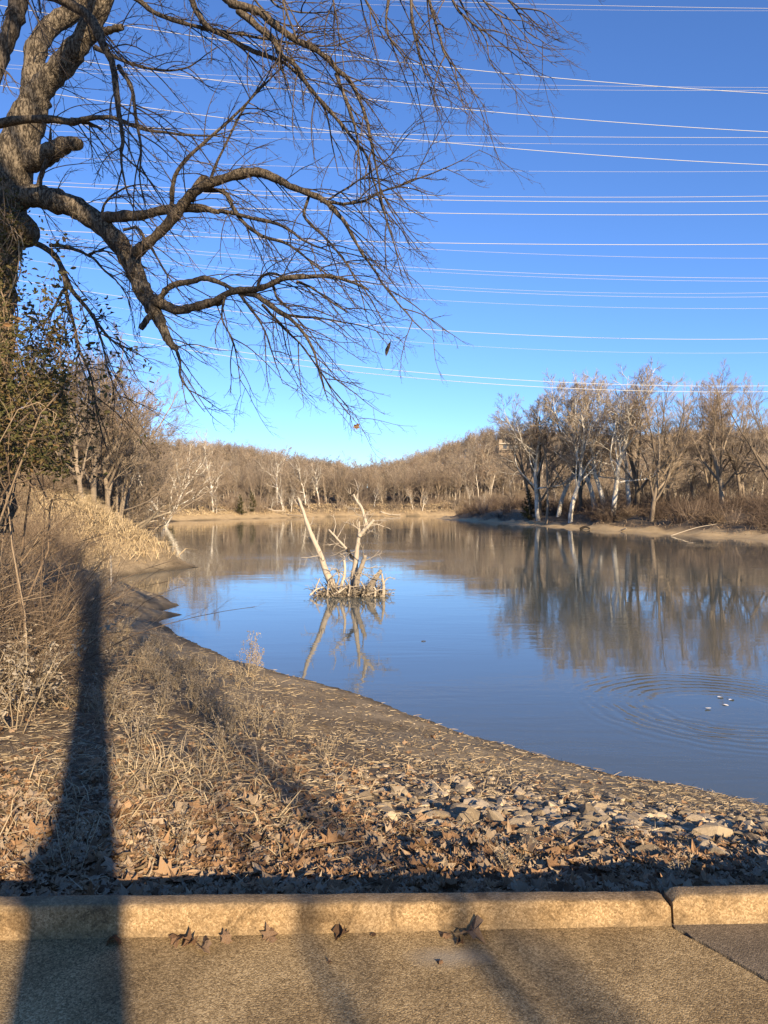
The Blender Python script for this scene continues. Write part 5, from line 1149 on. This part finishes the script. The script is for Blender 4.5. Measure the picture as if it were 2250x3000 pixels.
for k, (px, d, dz, _) in enumerate(FB):
    X = (px - CX) / FPX * d
    while shore(np.array([X]), np.array([float(d)]))[2][0]: d += 1.5; X = (px - CX) / FPX * d
    log('driftwood_log', [(X - 3, d + 1, gz(X, d) + dz + 0.4), (X, d, gz(X, d) + 0.35), (X + 4, d - 0.5, gz(X, d) + 0.15)], 0.28, 0.12, M['drift'], ['fallen tree with roots on the far bank straight behind the snag', 'pale log lying along the far waterline behind the snag', 'long pale log under the hill on the far shore', 'log on the earthen far bank below the leaning sycamores', 'crooked log on the far bank below the fan-crowned sycamore'][k], 'driftwood', 7, 5)
# pale flakes drifting inside the ripple rings
FL = [(2113, 2045, 'rounded white flake floating at the head of the four in the ripples'), (2146, 2052, 'white flake with a brownish rim floating in the ripples'), (2128, 2067, 'longest white flake floating amid the other three in the ripples'), (2077, 2079, 'white flake floating apart from the other three in the ripples')]
m_fl = plain('white_flake', [(0.2, (0.6, 0.56, 0.5)), (0.8, (0.82, 0.79, 0.73))], 0.6, 20, False)
for k, (px, py, lab) in enumerate(FL):
    X, Y = on_water(px / K, py / K); mb = MB(); leaf_batch(mb, OVAL, np.zeros((1, 3)), [1.0], 0.02, 0.3, np.random.default_rng(60 + k), np.zeros(1))
    o = mb.build('floating_flake', m_fl, smooth=False); o.location = (X, Y, WZ + 0.012); o.scale = (0.2, 0.13, 0.06); o.rotation_euler = (0.05, 0.05, 1.57 + lrg.normal() * 0.3); tag(o, lab, 'flake')
X, Y = on_water(915, 1386); log('floating_stick', [(X - 0.06, Y, WZ + 0.005), (X, Y, WZ + 0.015), (X + 0.06, Y + 0.02, WZ + 0.005)], 0.012, 0.008, M['dark_wood'], 'tiny dark stick floating alone in open water', 'stick')

# ------------------------------------------------------------------ house on the hill
def box(mb, x0, x1, y0, y1, z0, z1):
    v_ = [(x0, y0, z0), (x1, y0, z0), (x1, y1, z0), (x0, y1, z0), (x0, y0, z1), (x1, y0, z1), (x1, y1, z1), (x0, y1, z1)]
    mb.add(v_, [[0, 3, 2, 1], [4, 5, 6, 7], [0, 1, 5, 4], [1, 2, 6, 5], [2, 3, 7, 6], [3, 0, 4, 7]])
hd_ = 362.0; hx_ = (1512 - CX) / FPX * hd_; hz_ = gz(hx_, hd_) + 2.2
house = empty('hill_house', (hx_, hd_, hz_)); tag(house, 'low flat-roofed house with chimney on the hilltop among bare trees', 'house')
def hp(name, m, *bs, parent=house):
    mb = MB()
    for q in bs: box(mb, *q)
    return mb.build(name, m, parent, smooth=False)
m_wall = plain('house_wall', [(0.3, (0.2, 0.155, 0.11)), (0.7, (0.28, 0.22, 0.16))], 0.9, 1, False); m_roof = plain('house_roof', [(0.3, (0.16, 0.13, 0.1)), (0.7, (0.24, 0.2, 0.16))], 0.9, 1, False)
m_gl = mat('window_glass', 0.1, 0.6)[0]; m_gl.node_tree.nodes['Principled BSDF'].inputs['Base Color'].default_value = (0.03, 0.035, 0.04, 1)
m_trim = plain('pale_trim', [(0.3, (0.3, 0.26, 0.2)), (0.7, (0.38, 0.33, 0.26))], 0.8, 1, False)
hp('wall', m_wall, (-8, 9, 0, 9, -4, 3.0))
hp('roof', m_roof, (-9, 10.2, -1.2, 10, 3.0, 3.5), (-6, 4, 2, 8, 3.5, 4.4)); hp('fascia', m_trim, (-9.05, 10.25, -1.3, -1.2, 2.85, 3.45))
ch = hp('chimney', m_wall, (-8.9, -7.2, -0.6, 1.2, -3, 5.4)); 
for wx in (-5.6, -2.6, 0.4, 3.4, 6.4):
    w = hp('window', m_trim, (wx - 1.2, wx + 1.2, -0.06, 0.04, 0.4, 2.5)); hp('pane', m_gl, (wx - 1.05, wx + 1.05, -0.09, -0.05, 0.55, 2.35), parent=w)
hp('deck', m_trim, (-8, 12, -3.5, 0, -0.3, 0.0)); hp('railing', m_trim, (-8, 12, -3.5, -3.42, 0.75, 0.85))
for px in np.linspace(-7.8, 11.8, 8): hp('post', m_wall, (px - 0.12, px + 0.12, -3.46, -3.22, -6, 0.72))
